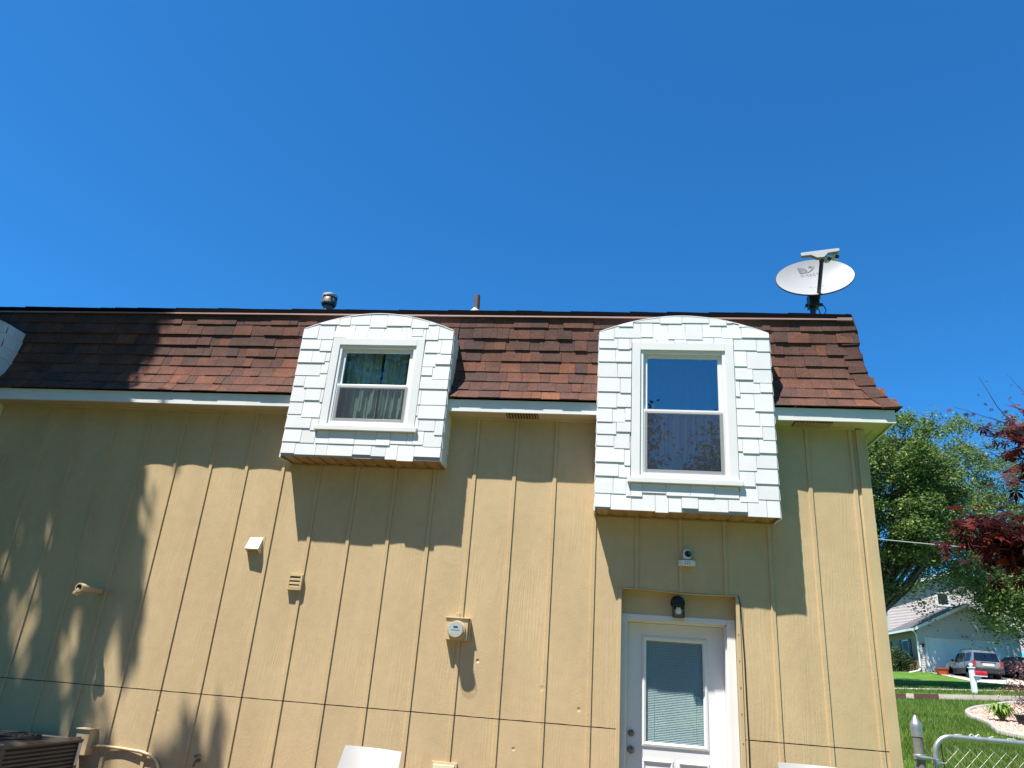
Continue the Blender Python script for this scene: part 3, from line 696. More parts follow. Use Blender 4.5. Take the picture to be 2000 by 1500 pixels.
# electric meter
t = thing('electric_meter', 'round glass electric meter in a tan metal box on the wall', 'electric meter', (4.835, 0, 1.95))
mb = MB().box(4.735, 4.945, -.092, -.002, 1.885, 2.075)
mb.box(4.73, 4.955, -.105, -.002, 2.075, 2.085).box(4.947, 4.957, -.06, -.001, 1.87, 2.075)
mb.prism([(4.812, 2.085), (4.862, 2.085), (4.852, 2.125), (4.822, 2.125)], -.085, -.03, 'y')
mb.build('meter_box', m_tanbox, t, bevel=.003)
MB().lathe([(.001, 0), (.084, 0), (.084, .012), (.078, .022), (.001, .022)], (4.846, -.092, 1.972), (0, -1, 0), 40).build('meter_ring', m_tanbox, t, smooth=True)
MB().lathe([(.001, 0), (.066, 0), (.066, .058), (.001, .059)], (4.846, -.113, 1.972), (0, -1, 0), 40).build('meter_face', m_meter, t, smooth=True)
MB().box(4.826, 4.866, -.1745, -.1725, 1.990, 2.003).box(4.806, 4.886, -.1742, -.1725, 1.969, 1.9705).build('display', m_lensb, t)
MB().lathe([(.073, .0), (.074, .066), (.071, .076), (.001, .080)], (4.846, -.113, 1.972), (0, -1, 0), 40).build('glass_cover', m_mglass, t, smooth=True)
# hood vent
t = thing('hood_vent', 'cream square hood vent with sloping top on the tan wall', 'vent', (2.69, 0, 2.66))
MB().prism([(-.004, 2.738), (-.084, 2.612), (-.080, 2.600), (-.070, 2.600), (-.004, 2.70)], 2.622, 2.755, 'x').prism([(-.004, 2.735), (-.084, 2.612), (-.004, 2.57)], 2.745, 2.756, 'x').prism([(-.004, 2.735), (-.084, 2.612), (-.004, 2.57)], 2.618, 2.629, 'x').build('hood', m_cream, t)
MB().box(2.60, 2.775, -.006, -.0005, 2.545, 2.748).build('flange', m_tanbox, t)
# louvred vent
t = thing('louvred_vent', 'small tan louvred vent with slats, lower right of the hood vent', 'vent', (3.18, 0, 2.32))
fr = MB().box(3.113, 3.127, -.045, -.001, 2.246, 2.390).box(3.236, 3.252, -.045, -.001, 2.246, 2.390).box(3.127, 3.236, -.045, -.001, 2.374, 2.390).box(3.108, 3.236, -.05, -.001, 2.244, 2.258)
fr.build('frame', m_tanbox, t)
for z in (2.262, 2.297, 2.334): MB().prism([(-.043, z), (-.012, z + .030), (-.012, z + .034), (-.043, z + .018)], 3.127, 3.236, 'x').build('slat', m_tanbox, t)
MB().box(3.127, 3.236, -.006, -.003, 2.258, 2.374).build('backing', m_lensb, t)
# pipe vent with elbow
t = thing('vent_pipe', 'short tan pipe with elbow sticking out of the shaded wall', 'pipe', (1.15, 0, 2.115))
MB().tube([(1.15, -.002, 2.115), (1.15, -.30, 2.113)], .033, 20).build('pipe', m_pipe, t, smooth=True)
MB().lathe([(.034, .0), (.043, .006), (.043, .070), (.040, .074), (.031, .074), (.031, .02)], (1.15, -.275, 2.113), (0, -1, 0), 22).build('collar', m_pipe, t, smooth=True)
MB().tube([(1.145, -.315, 2.10), (1.118, -.322, 2.062), (1.108, -.325, 2.046)], .030, 18).build('elbow', m_pipe, t, smooth=True)
MB().lathe([(.001, 0), (.0305, 0), (.0305, .004), (.001, .004)], (1.15, -.333, 2.113), (0, -1, 0), 20).build('pipe_mouth', m_lensb, t)
MB().lathe([(.001, 0), (.025, 0), (.025, .004), (.001, .004)], (1.108, -.325, 2.046), (-.55, -.15, -.8), 20).build('pipe_mouth', m_lensb, t)
# AC condenser, disconnect, conduit, tap, socket
t = thing('air_conditioner', 'weathered grey outdoor air conditioning unit at the foot of the shaded wall', 'air conditioner', (1.18, -.63, 0))
ax0, ax1, ay0, ay1, azt = .60, 1.538, -1.24, -.25, .815
MB().box(ax0 + .02, ax1 - .02, ay0 + .02, ay1 - .02, .05, azt - .03).build('coil', m_acd, t)
lv = MB()
for k in range(24):
    z = .08 + k * .032
    lv.prism([(ay0 + .002, z), (ay0 + .014, z + .016), (ay0 + .016, z + .012)], ax0 + .02, ax1 - .035, 'x')
    lv.prism([(ax1 - .002, z), (ax1 - .016, z + .012), (ax1 - .014, z + .016)], ay0 + .04, ay1 - .02, 'y')
lv.build('louvres', m_ac, t)
for px_, py_ in ((ax1 - .045, ay0 - .003), (ax0, ay0 - .003), (ax1 - .048, ay1 - .055), (ax0, ay1 - .055)): MB().box(px_, px_ + .05, py_, py_ + .055, .05, azt - .025).build('corner_post', m_ac, t, bevel=.004)
top = MB(); top.box(ax0 - .008, ax1 + .008, ay0 - .008, ay1 + .008, azt - .028, azt); top.build('top_cover', m_ac, t, bevel=.012)
c = ((ax0 + ax1) / 2, (ay0 + ay1) / 2); g = MB()
for r_ in (.10, .15, .20, .25, .30, .335): g.tube([(c[0] + r_ * math.cos(a_ / 24 * 6.2832), c[1] + r_ * math.sin(a_ / 24 * 6.2832), azt + .035 - r_ * .05) for a_ in range(25)], .004 if r_ < .3 else .010, 6, caps=False)
for k in range(12): g.tube([(c[0], c[1], azt + .03), (c[0] + .335 * math.cos(k * .5236), c[1] + .335 * math.sin(k * .5236), azt + .016)], .003, 5)
g.build('fan_guard', m_acd, t)
st = MB(); st.box(ax1 + .0025, ax1 + .004, ay1 - .048, ay1 - .008, .60, .78); st.build('rating_sticker', m_plate, t)
tag(MB().box(1.365, 1.495, -.115, -.002, .66, .872).box(1.355, 1.505, -.13, -.001, .872, .884).build('disconnect_box', m_tanbox, bevel=.004), 'tan metal disconnect box on the wall behind the air conditioner', 'electrical box')
P = [(1.50, -.035, .735), (1.62, -.032, .742), (1.80, -.030, .737), (1.98, -.030, .727), (2.09, -.030, .705), (2.16, -.030, .660), (2.20, -.030, .60), (2.21, -.030, .35), (2.21, -.03, .05)]
tag(MB().tube(P, .014, 10).build('conduit', m_pipe, smooth=True), 'bent tan conduit running along the wall from the electrical box', 'conduit')
t = thing('hose_tap', 'brass garden hose tap low on the wall in tree shade', 'tap', (2.56, 0, .69))
MB().tube([(2.56, -.001, .70), (2.56, -.07, .70), (2.56, -.10, .66)], .012, 10).build('spout', m_brass, t, smooth=True)
MB().lathe([(.001, 0), (.03, 0), (.03, .008), (.001, .01)], (2.56, -.055, .735), (0, -.3, 1), 12).tube([(2.56, -.05, .70), (2.56, -.055, .735)], .006, 6).build('handle', m_brass, t)
t = thing('outdoor_socket', 'small cream weatherproof socket cover low on the sunlit wall', 'socket', (4.83, 0, .82))
MB().box(4.715, 4.945, -.02, -.001, .72, .872).build('box', m_tanbox, t, bevel=.003); MB().box(4.735, 4.925, -.042, -.02, .73, .852).build('cover', m_cream, t, bevel=.005)
# black cable beside the door
P = [(7.398, -.012, 2.44), (7.415, -.014, 2.36), (7.421, -.013, 2.2), (7.430, -.012, 1.9), (7.432, -.012, 1.5), (7.436, -.012, 1.2), (7.434, -.012, 1.0), (7.45, -.014, .85)]
tag(MB().tube(P, .005, 6).build('cable', m_black, smooth=True), 'thin black cable running down the wall right of the door', 'cable')

# ---- roof vents
t = thing('roof_vent', 'wide capped metal roof vent above the left dormer', 'roof vent', (2.55, 1.0, 5.34))
o = (2.535, 1.0, 5.30)
MB().lathe([(.06, 0), (.06, .62), (.085, .62), (.085, .66)], o, (.0, 0, 1), 20).build('stack', m_ventg, t, smooth=True)
MB().lathe([(.075, .62), (.098, .64), (.100, .70), (.085, .72), (.085, .66)], o, (0, 0, 1), 20).build('lower_collar', m_ventg, t, smooth=True)
cc = MB().lathe([(.092, .735), (.098, .75), (.096, .77), (.07, .785), (.001, .79)], o, (0, 0, 1), 24); cc.build('cap', m_pale, t, smooth=True)
for k in range(6): a_ = k * 1.047; MB().box(-.012, .012, -.003, .003, .69, .75, M=Matrix.Translation(o) @ Matrix.Rotation(a_, 4, 'Z') @ Matrix.Translation((.095, 0, 0))).build('cap_strap', m_rust, t)
t = thing('roof_pipe', 'thin rusty brown pipe vent on the roof between the dormers', 'roof pipe', (4.49, 1.0, 5.34))
MB().tube([(4.50, 1.0, 5.3), (4.50, 1.0, 5.92), (4.492, 1.0, 6.085)], .036, 18).build('pipe', m_rust, t, smooth=True)
MB().lathe([(.10, .0), (.07, .555), (.042, .58), (.038, .595)], (4.485, 1.0, 5.3), (0, 0, 1), 20).build('flashing', m_pale, t, smooth=True)

# ---- satellite dish
t = thing('satellite_dish', 'grey white oval satellite dish with dark arm at the right end of the roof', 'satellite dish', (8.51, .75, 5.34))
DC = Vector((8.545, .72, 6.21)); nrm = Vector((-.10, -math.cos(R(21)), math.sin(R(21)))).normalized()
side = Vector((1, 0, 0)); side = (side - nrm * side.dot(nrm)).normalized(); upv = nrm.cross(side) * -1
if upv.z < 0: upv = -upv
rot = Matrix.Rotation(R(-7), 3, nrm); side = rot @ side; upv = rot @ upv
if side.z < 0: rot = Matrix.Rotation(R(14), 3, nrm); side = rot @ side; upv = rot @ upv
def dpt(u, v, h=0): 
    return DC + side * (u * .435) + upv * (v * .315) + nrm * (h + .055 * (u * u + v * v) - .055)
dm = MB(); nr, na = 8, 48
for layer, h in ((0, 0), (1, -.012)):
    base = len(dm.v)
    dm.v.append(tuple(dpt(0, 0, h)))
    for i in range(1, nr + 1):
        for k in range(na):
            a_ = 2 * math.pi * k / na; rr_ = i / nr
            dm.v.append(tuple(dpt(rr_ * math.cos(a_), rr_ * math.sin(a_), h)))
    for k in range(na): dm.f.append((base, base + 1 + k, base + 1 + (k + 1) % na)); dm.t.append(.5)
    for i in range(nr - 1):
        for k in range(na):
            p = base + 1 + i * na + k; q = base + 1 + i * na + (k + 1) % na; dm.f.append((p, q, q + na, p + na)); dm.t.append(.5)
L1 = 1 + (nr - 1) * na; off = 1 + nr * na
rim = []
for k in range(na):
    p, q = L1 + k, L1 + (k + 1) % na; dm.f.append((p, q, q + off, p + off)); dm.t.append(.5)
dm.build('reflector', m_dish, t, smooth=True)
rimb = MB(); rimb.tube([dpt(1.005 * math.cos(2 * math.pi * k / 48), 1.005 * math.sin(2 * math.pi * k / 48), -.010) for k in range(49)], .008, 6, caps=False); rimb.build('rim', m_dmetal, t, smooth=True)
# lettering and emblem on the reflector
def text_mesh(s, size, place, mat, parent, name, extr=.0012, shear=0, spacing=1.15):
    c = bpy.data.curves.new(name, 'FONT'); c.body = s; c.size = size; c.align_x = 'LEFT'; c.space_character = spacing; c.shear = shear; c.resolution_u = 3
    tmp = bpy.data.objects.new(name + '_tmp', c); COL.objects.link(tmp); dg = bpy.context.evaluated_depsgraph_get()
    me = bpy.data.meshes.new_from_object(tmp.evaluated_get(dg)); bpy.data.objects.remove(tmp); bpy.data.curves.remove(c)
    mb = MB(); vs = [place(v.co.x, v.co.y) for v in me.vertices]; mb.add(vs, [tuple(p.vertices) for p in me.polygons]); bpy.data.meshes.remove(me)
    return mb.build(name, mat, parent)
def on_dish(px, py): return lambda x, y: dpt((px + x) / .435, (py + y) / .315, .0035)
text_mesh('DIRECTV', .052, on_dish(-.130, .080), m_logo, t, 'lettering', spacing=1.25)
text_mesh('Slimline', .046, on_dish(-.10, -.13), m_faint, t, 'script', shear=.4)
lg = MB(); pts = [(-.140, .225), (-.10, .225), (-.06, .212), (-.035, .185), (-.035, .165), (-.06, .143), (-.10, .133), (-.128, .133)]
lg.add([dpt(x / .435, y / .315, .0035) for x, y in pts], [tuple(range(len(pts)))])
arcp = [(-.07, .130), (-.02, .142), (.03, .175), (.065, .225), (.03, .195), (-.02, .155)]
lg.add([dpt(x / .435, y / .315, .0037) for x, y in arcp], [tuple(range(len(arcp)))])
arcp = [(.02, .235), (-.01, .228), (-.005, .210), (.02, .205), (.04, .225)]
lg.add([dpt(x / .435, y / .315, .0037) for x, y in arcp], [tuple(range(len(arcp)))])
lg.build('emblem', m_logo, t)
MB().tube([(8.505, .80, 5.25), (8.510, .80, 5.75), (8.525, .80, 5.95)], .032, 14).build('mast', m_dmetal, t, smooth=True)
br = MB().box(8.47, 8.58, .74, .86, 5.84, 6.0); br.tube([(8.525, .80, 5.93), tuple(DC - nrm * .115)], .04, 10)
br.lathe([(.001, 0), (.02, 0), (.02, .03), (.001, .03)], (8.46, .78, 5.86), (-1, 0, 0), 8).lathe([(.001, 0), (.02, 0), (.02, .03), (.001, .03)], (8.59, .78, 5.87), (1, 0, 0), 8).tube([(8.46, .78, 5.86), (8.42, .78, 5.83)], .006, 6)
br.build('bracket', m_dmetal, t)
AE = Vector((8.505, .26, 6.185)); A0 = Vector((8.555, .70, 5.90))
MB().tube([A0, A0.lerp(AE, .45), A0.lerp(AE, .86), AE], [.022, .022, .022, .03], 4).build('arm', m_dmetal, t)
cb = [(8.58, .79, 5.88), (8.63, .78, 5.86), (8.655, .78, 5.80), (8.63, .78, 5.74), (8.585, .78, 5.75), (8.575, .79, 5.82)]
MB().tube(cb, .006, 6).build('coax_cable', m_black, t, smooth=True)
# multi-feed head
hs = Vector((1, -.04, .11)).normalized(); hn = Vector((0, -.97, .22)); hn = (hn - hs * hn.dot(hs)).normalized(); hu = hs.cross(hn); hu = hu if hu.z > 0 else -hu
HC = AE + Vector((-.018, -.02, .038))
def hp(u, v, n_=0): return HC + hs * u + hu * v + hn * n_
outl = [(-.205, .035), (-.20, -.005), (-.10, -.005), (-.045, -.055), (.03, -.058), (.085, .0), (.195, .005), (.215, .02), (.215, .048), (.19, .056), (-.19, .048)]
hb = MB(); n = len(outl); vs = [hp(u, v, .0) for u, v in outl] + [hp(u, v, -.045) for u, v in outl]
hb.add(vs, [tuple(range(n)), tuple(range(2 * n - 1, n - 1, -1))] + [(i, n + i, n + (i + 1) % n, (i + 1) % n) for i in range(n)])
hb.build('feed_head', m_dish, t, bevel=.006)
for u, v in ((.165, -.020), (.078, -.040)):
    o = hp(u, v, -.05); ax = (DC - o).normalized()
    e = MB().lathe([(.001, 0), (.036, .0), (.040, .02), (.036, .045), (.030, .05)], o - ax * .0, ax, 20); f_ = e.build('feed_horn', m_plast, t, smooth=True)
    MB().lathe([(.001, 0), (.022, 0), (.022, .012), (.001, .012)], o + Vector((.004, -.030, -.022)), (0.1, -1, -.7), 16).build('horn_cap', m_lensb, f_, smooth=True)

# ------------------------------------------------------------------ patio chairs (tops of curved backs reach into view)
def chair(name, label, x, y, top, wtop, rz, tilt=0):
    t = thing(name, label, 'chair', (x, y, .035), 'white plastic patio chairs')
    Mx = Matrix.Translation((x, y, .035)) @ Matrix.Rotation(rz, 4, 'Z') @ Matrix.Rotation(tilt, 4, 'Y')
    H = top - .035
    def surf(fn, nu, nv, th, nm):
        mb = MB(); A = [[Mx @ Vector(fn(i / nu, j / nv)) for i in range(nu + 1)] for j in range(nv + 1)]
        B = [[Mx @ (Vector(fn(i / nu, j / nv)) + Vector((0, th[0], th[1]))) for i in range(nu + 1)] for j in range(nv + 1)]
        W = nu + 1; vs = [p for r_ in A for p in r_] + [p for r_ in B for p in r_]; o = W * (nv + 1); fs = []
        for j in range(nv):
            for i in range(nu):
                q = j * W + i; fs += [(q, q + 1, q + W + 1, q + W), (o + q, o + q + W, o + q + W + 1, o + q + 1)]
        for i in range(nu): fs += [(i, o + i, o + i + 1, i + 1), (nv * W + i, nv * W + i + 1, o + nv * W + i + 1, o + nv * W + i)]
        for j in range(nv): fs += [(j * W, (j + 1) * W, o + (j + 1) * W, o + j * W), (j * W + nu, o + j * W + nu, o + (j + 1) * W + nu, (j + 1) * W + nu)]
        mb.add(vs, fs); return mb.build(nm, m_chair, t, smooth=True, angle=50)
    def back(u, v):
        w_ = wtop * (1.04 - .04 * v + .10 * (1 - v)); z = .42 + (H - .42) * v; return ((u - .5) * w_, .05 + .20 * v ** 1.0 + .07 * v * v + .05 * (1 - (2 * u - 1) ** 2) - .05, z)
    surf(back, 16, 12, (.012, 0), 'backrest')
    surf(lambda u, v: ((u - .5) * wtop * 1.1, -.42 + .50 * v, .40 + .02 * (2 * u - 1) ** 2 + .03 * (1 - v) ** 3 - .01 * v), 12, 8, (0, -.012), 'seat')
    for sx in (-1, 1):
        for sy, zt_ in ((-.38, .40), (.06, .42)):
            p = Mx @ Vector((sx * wtop * .50, sy, zt_)); q = Mx @ Vector((sx * wtop * .58, sy + (-.04 if sy < 0 else .10), 0)); MB().tube([p, q], [.026, .018], 8).build('leg', m_chair, t, smooth=True)
        MB().tube([Mx @ Vector(p) for p in ((sx * wtop * .56, -.38, .40), (sx * wtop * .60, -.34, .62), (sx * wtop * .60, 0, .64), (sx * wtop * .52, .13, .62))], .022, 8).build('armrest', m_chair, t, smooth=True)
chair('patio_chair', 'white curved plastic chair back poking up below the left dormer', 4.435, -1.25, 1.015, .45, R(2), R(1.5))
chair('patio_chair', 'white chair top just showing at the frame bottom right of the door', 7.76, -.86, 1.138, .43, R(-1), R(0))

# ------------------------------------------------------------------ gate and fence post
def chainlink(name, x0, x1, z0, z1, y, parent, step=.072):
    mb = MB(); H = z1 - z0; u = x0 - H
    while u < x1:
        for sgn in (1, -1):
            a = [u, z0]; b = [u + H, z1]
            if sgn < 0: a, b = [u, z1], [u + H, z0]
            (ax_, az_), (bx_, bz_) = a, b; ta = max(0, (x0 - ax_) / H); tb = min(1, (x1 - ax_) / H)
            if tb - ta > .02:
                P0 = (ax_ + H * ta, y + .003 * sgn, az_ + (bz_ - az_) * ta); P1 = (ax_ + H * tb, y + .003 * sgn, az_ + (bz_ - az_) * tb)
                mb.tube([P0, P1], .0017, 5)
        u += step
    return mb.build(name, m_meshw, parent)
GY = -1.5; gzp = .12
t = thing('fence_post', 'steel fence post with pointed cap beside the house corner', 'fence post', (8.262, GY, gzp))
MB().tube([(8.262, GY, .0), (8.262, GY, 1.46)], .031, 20).build('pole', m_galvd, t, smooth=True)
MB().lathe([(.034, .0), (.0355, .045), (.036, .075), (.030, .085), (.014, .118), (.006, .130), (.001, .131)], (8.262, GY, 1.425), (0, 0, 1), 24).build('cap', m_galv, t, smooth=True)
MB().tube([(8.222, GY - .03, 1.312), (8.222, GY - .036, 1.312), (8.262, GY - .036, 1.306), (8.31, GY - .034, 1.304), (8.345, GY - .025, 1.300)], .011, 6).lathe([(.034, 0), (.036, .002), (.036, .028), (.034, .03)], (8.262, GY, 1.292), (0, 0, 1), 20).build('hinge_band', m_galv, t, smooth=True)
t = thing('gate', 'chain link gate with rounded steel frame between two posts', 'gate', (8.36, GY, .15))
P = [(8.362, GY, .22), (8.362, GY, 1.30)] + [(8.362 + .11 * (1 - math.cos(a)), GY, 1.33 + .11 * math.sin(a)) for a in [R(k) for k in range(0, 91, 10)]] + [(9.28, GY, 1.432)] + [(9.28 + .11 * math.sin(a), GY, 1.322 + .11 * math.cos(a)) for a in [R(k) for k in range(10, 91, 20)]] + [(9.39, GY, .25), (8.362, GY, .22)]
MB().tube(P, .0175, 14).build('frame', m_galv, t, smooth=True)
chainlink('mesh', 8.40, 9.37, .25, 1.405, GY + .004, t)
MB().tube([(8.405, GY - .004, .3), (8.402, GY - .004, 1.40)], .004, 6).build('tension_bar', m_black, t)
MB().lathe([(.0185, 0), (.026, .002), (.026, .03), (.0185, .032)], (8.362, GY, 1.27), (0, 0, 1), 16).tube([(8.34, GY - .02, 1.285), (8.40, GY - .02, 1.280), (8.408, GY - .004, 1.279)], .006, 6).build('frame_band', m_galv, t, smooth=True)
kn = MB(); x = 8.47; rr = random.Random(4)
for q in ([(8.482, 1.43), (8.50, 1.456), (8.535, 1.460), (8.56, 1.432)], [(8.575, 1.43), (8.585, 1.452), (8.60, 1.468), (8.625, 1.452), (8.64, 1.462)], [(8.62, 1.452), (8.645, 1.468), (8.67, 1.430)], [(8.70, 1.43), (8.71, 1.455), (8.735, 1.462)], [(8.79, 1.432), (8.82, 1.455), (8.86, 1.458), (8.90, 1.43)], [(8.93, 1.43), (8.95, 1.46), (8.99, 1.44)]):
    kn.tube([(a, GY + .006, b) for a, b in q], .0035, 6)
kn.build('wire_twists', m_wrought, t, smooth=True)
t = thing('fence_post', 'steel fence post at the latch side of the gate', 'fence post', (9.46, GY, .2))
MB().tube([(9.46, GY, .0), (9.46, GY, 1.46)], .031, 20).build('pole', m_galvd, t, smooth=True)
MB().lathe([(.034, .0), (.036, .075), (.014, .118), (.001, .131)], (9.46, GY, 1.425), (0, 0, 1), 24).build('cap', m_galv, t, smooth=True)

# ------------------------------------------------------------------ vegetation
def rand_rot(n, droop=0):
    v = rng.normal(size=(n, 3)); v /= np.linalg.norm(v, axis=1)[:, None]; u = rng.normal(size=(n, 3)); u -= (u * v).sum(1)[:, None] * v; u /= np.linalg.norm(u, axis=1)[:, None]; return v, u
def leaf_quads(Cn, size, asp=.55, droop=.3):
    n = len(Cn); up, v = rand_rot(n); up[:, 2] = np.abs(up[:, 2]) + .75; up /= np.linalg.norm(up, axis=1)[:, None]
    v -= (v * up).sum(1)[:, None] * up; v[:, 2] -= droop; v /= np.linalg.norm(v, axis=1)[:, None]; u = np.cross(up, v); u /= np.linalg.norm(u, axis=1)[:, None]
    s = size * (.6 + .8 * rng.random(n))[:, None]; nn = np.cross(u, v) * s * .12
    a = Cn - v * s * .5; b = Cn + u * s * asp * .5 + nn; c = Cn + v * s * .5; d = Cn - u * s * asp * .5 + nn
    return np.stack([a, b, c, d], 1).reshape(-1, 3)
def crown_points(center, rad, nclump, per, sig, seed, shell=.35, cut=None):
    r = np.random.default_rng(seed); out = []; cents = []
    while len(cents) < nclump:
        p = r.normal(size=3); p /= np.linalg.norm(p); p *= (shell + (1 - shell) * r.random() ** .6)
        k = 1 + .25 * noise.noise(Vector(tuple(p * 2.2)) + Vector((seed, 0, 0)))
        c = np.array(center) + p * np.array(rad) * k
        if cut and not cut(c): continue
        cents.append(c)
    for c in cents:
        m = int(per * (.5 + r.random())); q = r.normal(size=(m, 3)) * sig * np.array([1.25, 1.25, .60]); q[:, 2] -= .25 * (q[:, 0] ** 2 + q[:, 1] ** 2) / sig; out.append(c + q)
    return np.concatenate(out), np.array(cents)
def tree(name, label, base, height, center, rad, nclump, per, sig, leaf, mat, seed, trunk_r=.25, shell=.35, cut=None, bark=None, group=None, limbs=40, cat='tree', asp=.55, extra=None):
    t = thing(name, label, cat, base, group); r = random.Random(seed)
    P, cents = crown_points(center, rad, nclump, per, sig, seed, shell, cut)
    if extra is not None: P = np.concatenate([P, extra])
    fast('crown', leaf_quads(P, leaf, asp), 4, mat, t)
    b = Vector(base); cc = Vector(center); tb = MB(); fork = b.lerp(Vector((cc.x, cc.y, cc.z)), .42)
    tb.tube([b - Vector((0, 0, .2)), b + (fork - b) * .1, b.lerp(fork, .5) + Vector((r.uniform(-.1, .1), r.uniform(-.1, .1), 0)), fork], [trunk_r * 1.35, trunk_r, trunk_r * .85, trunk_r * .75], 12)
    for c in cents[:limbs]:
        e = Vector(c); m = fork.lerp(e, .5) + Vector((r.uniform(-.3, .3), r.uniform(-.3, .3), -.08 * (e - fork).length))
        st = b.lerp(fork, r.uniform(.75, 1)); q = m.lerp(e, .55) + Vector((0, 0, .1))
        tb.tube([st, st.lerp(m, .5), m, q, e], [trunk_r * .38, trunk_r * .26, trunk_r * .17, trunk_r * .09, trunk_r * .03], 6)
    tb.build('trunk', bark or m_bark, t, smooth=True)
    return t
# big maple across the road
def cutA(c): return not (c[2] < 7.0 and c[1] < 34 and c[0] > 26)
hang = []
for (x, y, z, n_) in [(21.3, 33, 7.2, 110), (21.6, 33, 6.7, 90), (21.9, 33, 6.2, 70), (20.6, 33, 7.4, 160), (22.7, 33, 7.7, 110), (20.0, 33, 6.9, 160), (24.4, 33, 7.9, 330), (24.9, 33, 7.2, 420), (25.6, 33, 7.6, 420), (25.3, 33, 6.5, 420), (24.6, 33, 6.3, 260), (26.2, 33, 6.9, 380), (26.0, 33.2, 6.0, 280), (24.9, 33, 5.6, 150), (26.8, 33, 6.2, 250), (23.9, 33, 8.3, 350), (23.2, 33, 8.6, 300), (26.9, 33, 7.8, 300), (25.0, 32.8, 6.0, 260), (25.9, 32.8, 6.9, 420), (25.2, 32.8, 7.4, 380), (26.6, 32.8, 5.7, 260), (24.5, 32.8, 7.0, 260), (27.3, 33, 6.8, 300)]:
    q = rng.normal(size=(n_, 3)) * np.array([.30, .4, .36]); hang.append(np.array([x, y, z]) + q)
tree('maple_tree', 'large leafy green maple tree beyond the right corner of the house', (19.3, 34.6, gz(19.3, 34.6)), 14, (20.6, 34.2, 11.6), (4.8, 4.4, 5.7), 330, 250, .33, .165, m_leaf, 31, .34, .30, lambda c: c[2] > 8.5, limbs=60, extra=np.concatenate(hang))
tree('tall_tree', 'paler green tree behind the red branches at the right edge', (33.6, 44.6, gz(33, 44)), 16, (30.2, 44.6, 14.0), (5.2, 3.6, 7.2), 170, 290, .42, .18, m_leaf2, 47, .26, .35, lambda c: c[2] > 8.8, bark=m_bark_pale, limbs=60)
tree('garden_tree', 'bright green young tree in front of the white neighbour house', (32.6, 45.0, gz(32.6, 45)), 6, (31.9, 44.5, 8.2), (2.2, 1.6, 1.7), 40, 170, .42, .16, m_leaf3, 53, .12, .3, None, limbs=16)
# shade tree standing left of the frame: its shade falls on the left end of the wall and roof
T0 = Vector((-.15, 0, 3.0)); 
def shade_pt(x, z, k, j=0): p = Vector((x, 0, z)) + Vector((-.8, -1, 2.7)) * k; return p
P = []; rs = np.random.default_rng(3)
clumps = []
SH = []
for gx_ in np.arange(-2.6, .95, .42):
    for gz__ in np.arange(2.45, 3.6, .38):
        if abs(gx_ - .10) < .25 and gz__ < 3.0: continue
        SH.append((gx_, gz__, .42, .40, 1))
for gx_ in np.arange(-2.6, .70, .40):
    for gz__ in np.arange(4.15, 5.5, .36): SH.append((gx_, gz__, .36, .34, 1.1))
for gx_ in np.arange(-2.8, .6, .40): SH.append((gx_, 3.84, .38, .24, 1.1))
SH += [(.98, 3.25, .17, .30, 1), (1.08, 2.9, .22, .3, 1), (1.22, 2.55, .24, .30, 1), (1.33, 2.2, .22, .24, 1), (.85, 4.85, .15, .2, .8), (.92, 4.62, .13, .15, .8), (.55, 4.35, .22, .14, .8), (.1, 4.25, .3, .14, .9), (1.0, 2.15, .22, .2, 1), (.7, 2.1, .18, .25, 1),
       (.72, 1.72, .12, .40, .9), (.78, 1.25, .14, .35, .8), (1.20, 1.75, .12, .32, .9), (1.22, 1.30, .13, .25, .9), (1.60, 1.62, .07, .30, .7), (1.56, 2.0, .06, .15, .8), (1.0, .80, .12, .2, .9), (1.35, 1.02, .12, .15, .7), (-.2, 1.5, .35, .8, 1), (.25, 1.3, .12, .4, .8), (.55, .85, .3, .2, .9), (-.9, 2.0, .6, .6, 1), (-.8, .9, .6, .5, 1),
       (2.42, .80, .09, .22, 1.0), (2.68, .82, .06, .3, .9), (2.55, .5, .25, .2, 1), (2.3, .55, .12, .2, .8), (1.62, .72, .08, .1, .8)]
for (x, z, w_, h_, dens) in SH:
    k = rs.uniform(2.9, 3.7); n_ = int(5600 * dens * (w_ * .55) * (h_ * .55))
    q = rs.normal(size=(n_, 2)) * np.array([w_, h_]) * .52; kk = k + rs.normal(size=n_) * .12
    pts = np.stack([x + q[:, 0] - .8 * kk, -1.0 * kk, z + q[:, 1] + 2.7 * kk], 1); P.append(pts); clumps.append(pts.mean(0))
for _ in range(330):        # extra crown clumps added to block sky light, shade falling short of the wall
    c = np.array([rs.uniform(-9.5, -1.0), rs.uniform(-8.5, -2.0), rs.uniform(2.6, 10.5)])
    if c[2] + 1.1 > 2.7 * -c[1] or 1291 * (c[0] - 6.2) + 1086 * (c[1] + 7.15) + 474 * (c[2] - 1.6) > -1700: continue
    P.append(c + rs.normal(size=(150, 3)) * .42)
P = np.concatenate(P)
print('shade pts', len(P))
t = thing('shade_tree', 'leafy tree outside the left of the picture, shading the wall', 'tree', (-4.6, -4.2, 0))
fast('crown', leaf_quads(P, .155, .6, .2), 4, m_leaf, t)
tb = MB(); fk = Vector((-4.1, -3.9, 6.5)); tb.tube([(-4.6, -4.2, -.2), (-4.5, -4.15, 2), (-4.25, -4, 4.5), fk], [.30, .24, .2, .17], 12)
for c in clumps[::2]: tb.tube([fk, fk.lerp(Vector(c), .5) + Vector((0, 0, .3)), Vector(c)], [.08, .04, .012], 6)
tb.build('trunk', m_bark, t, smooth=True)
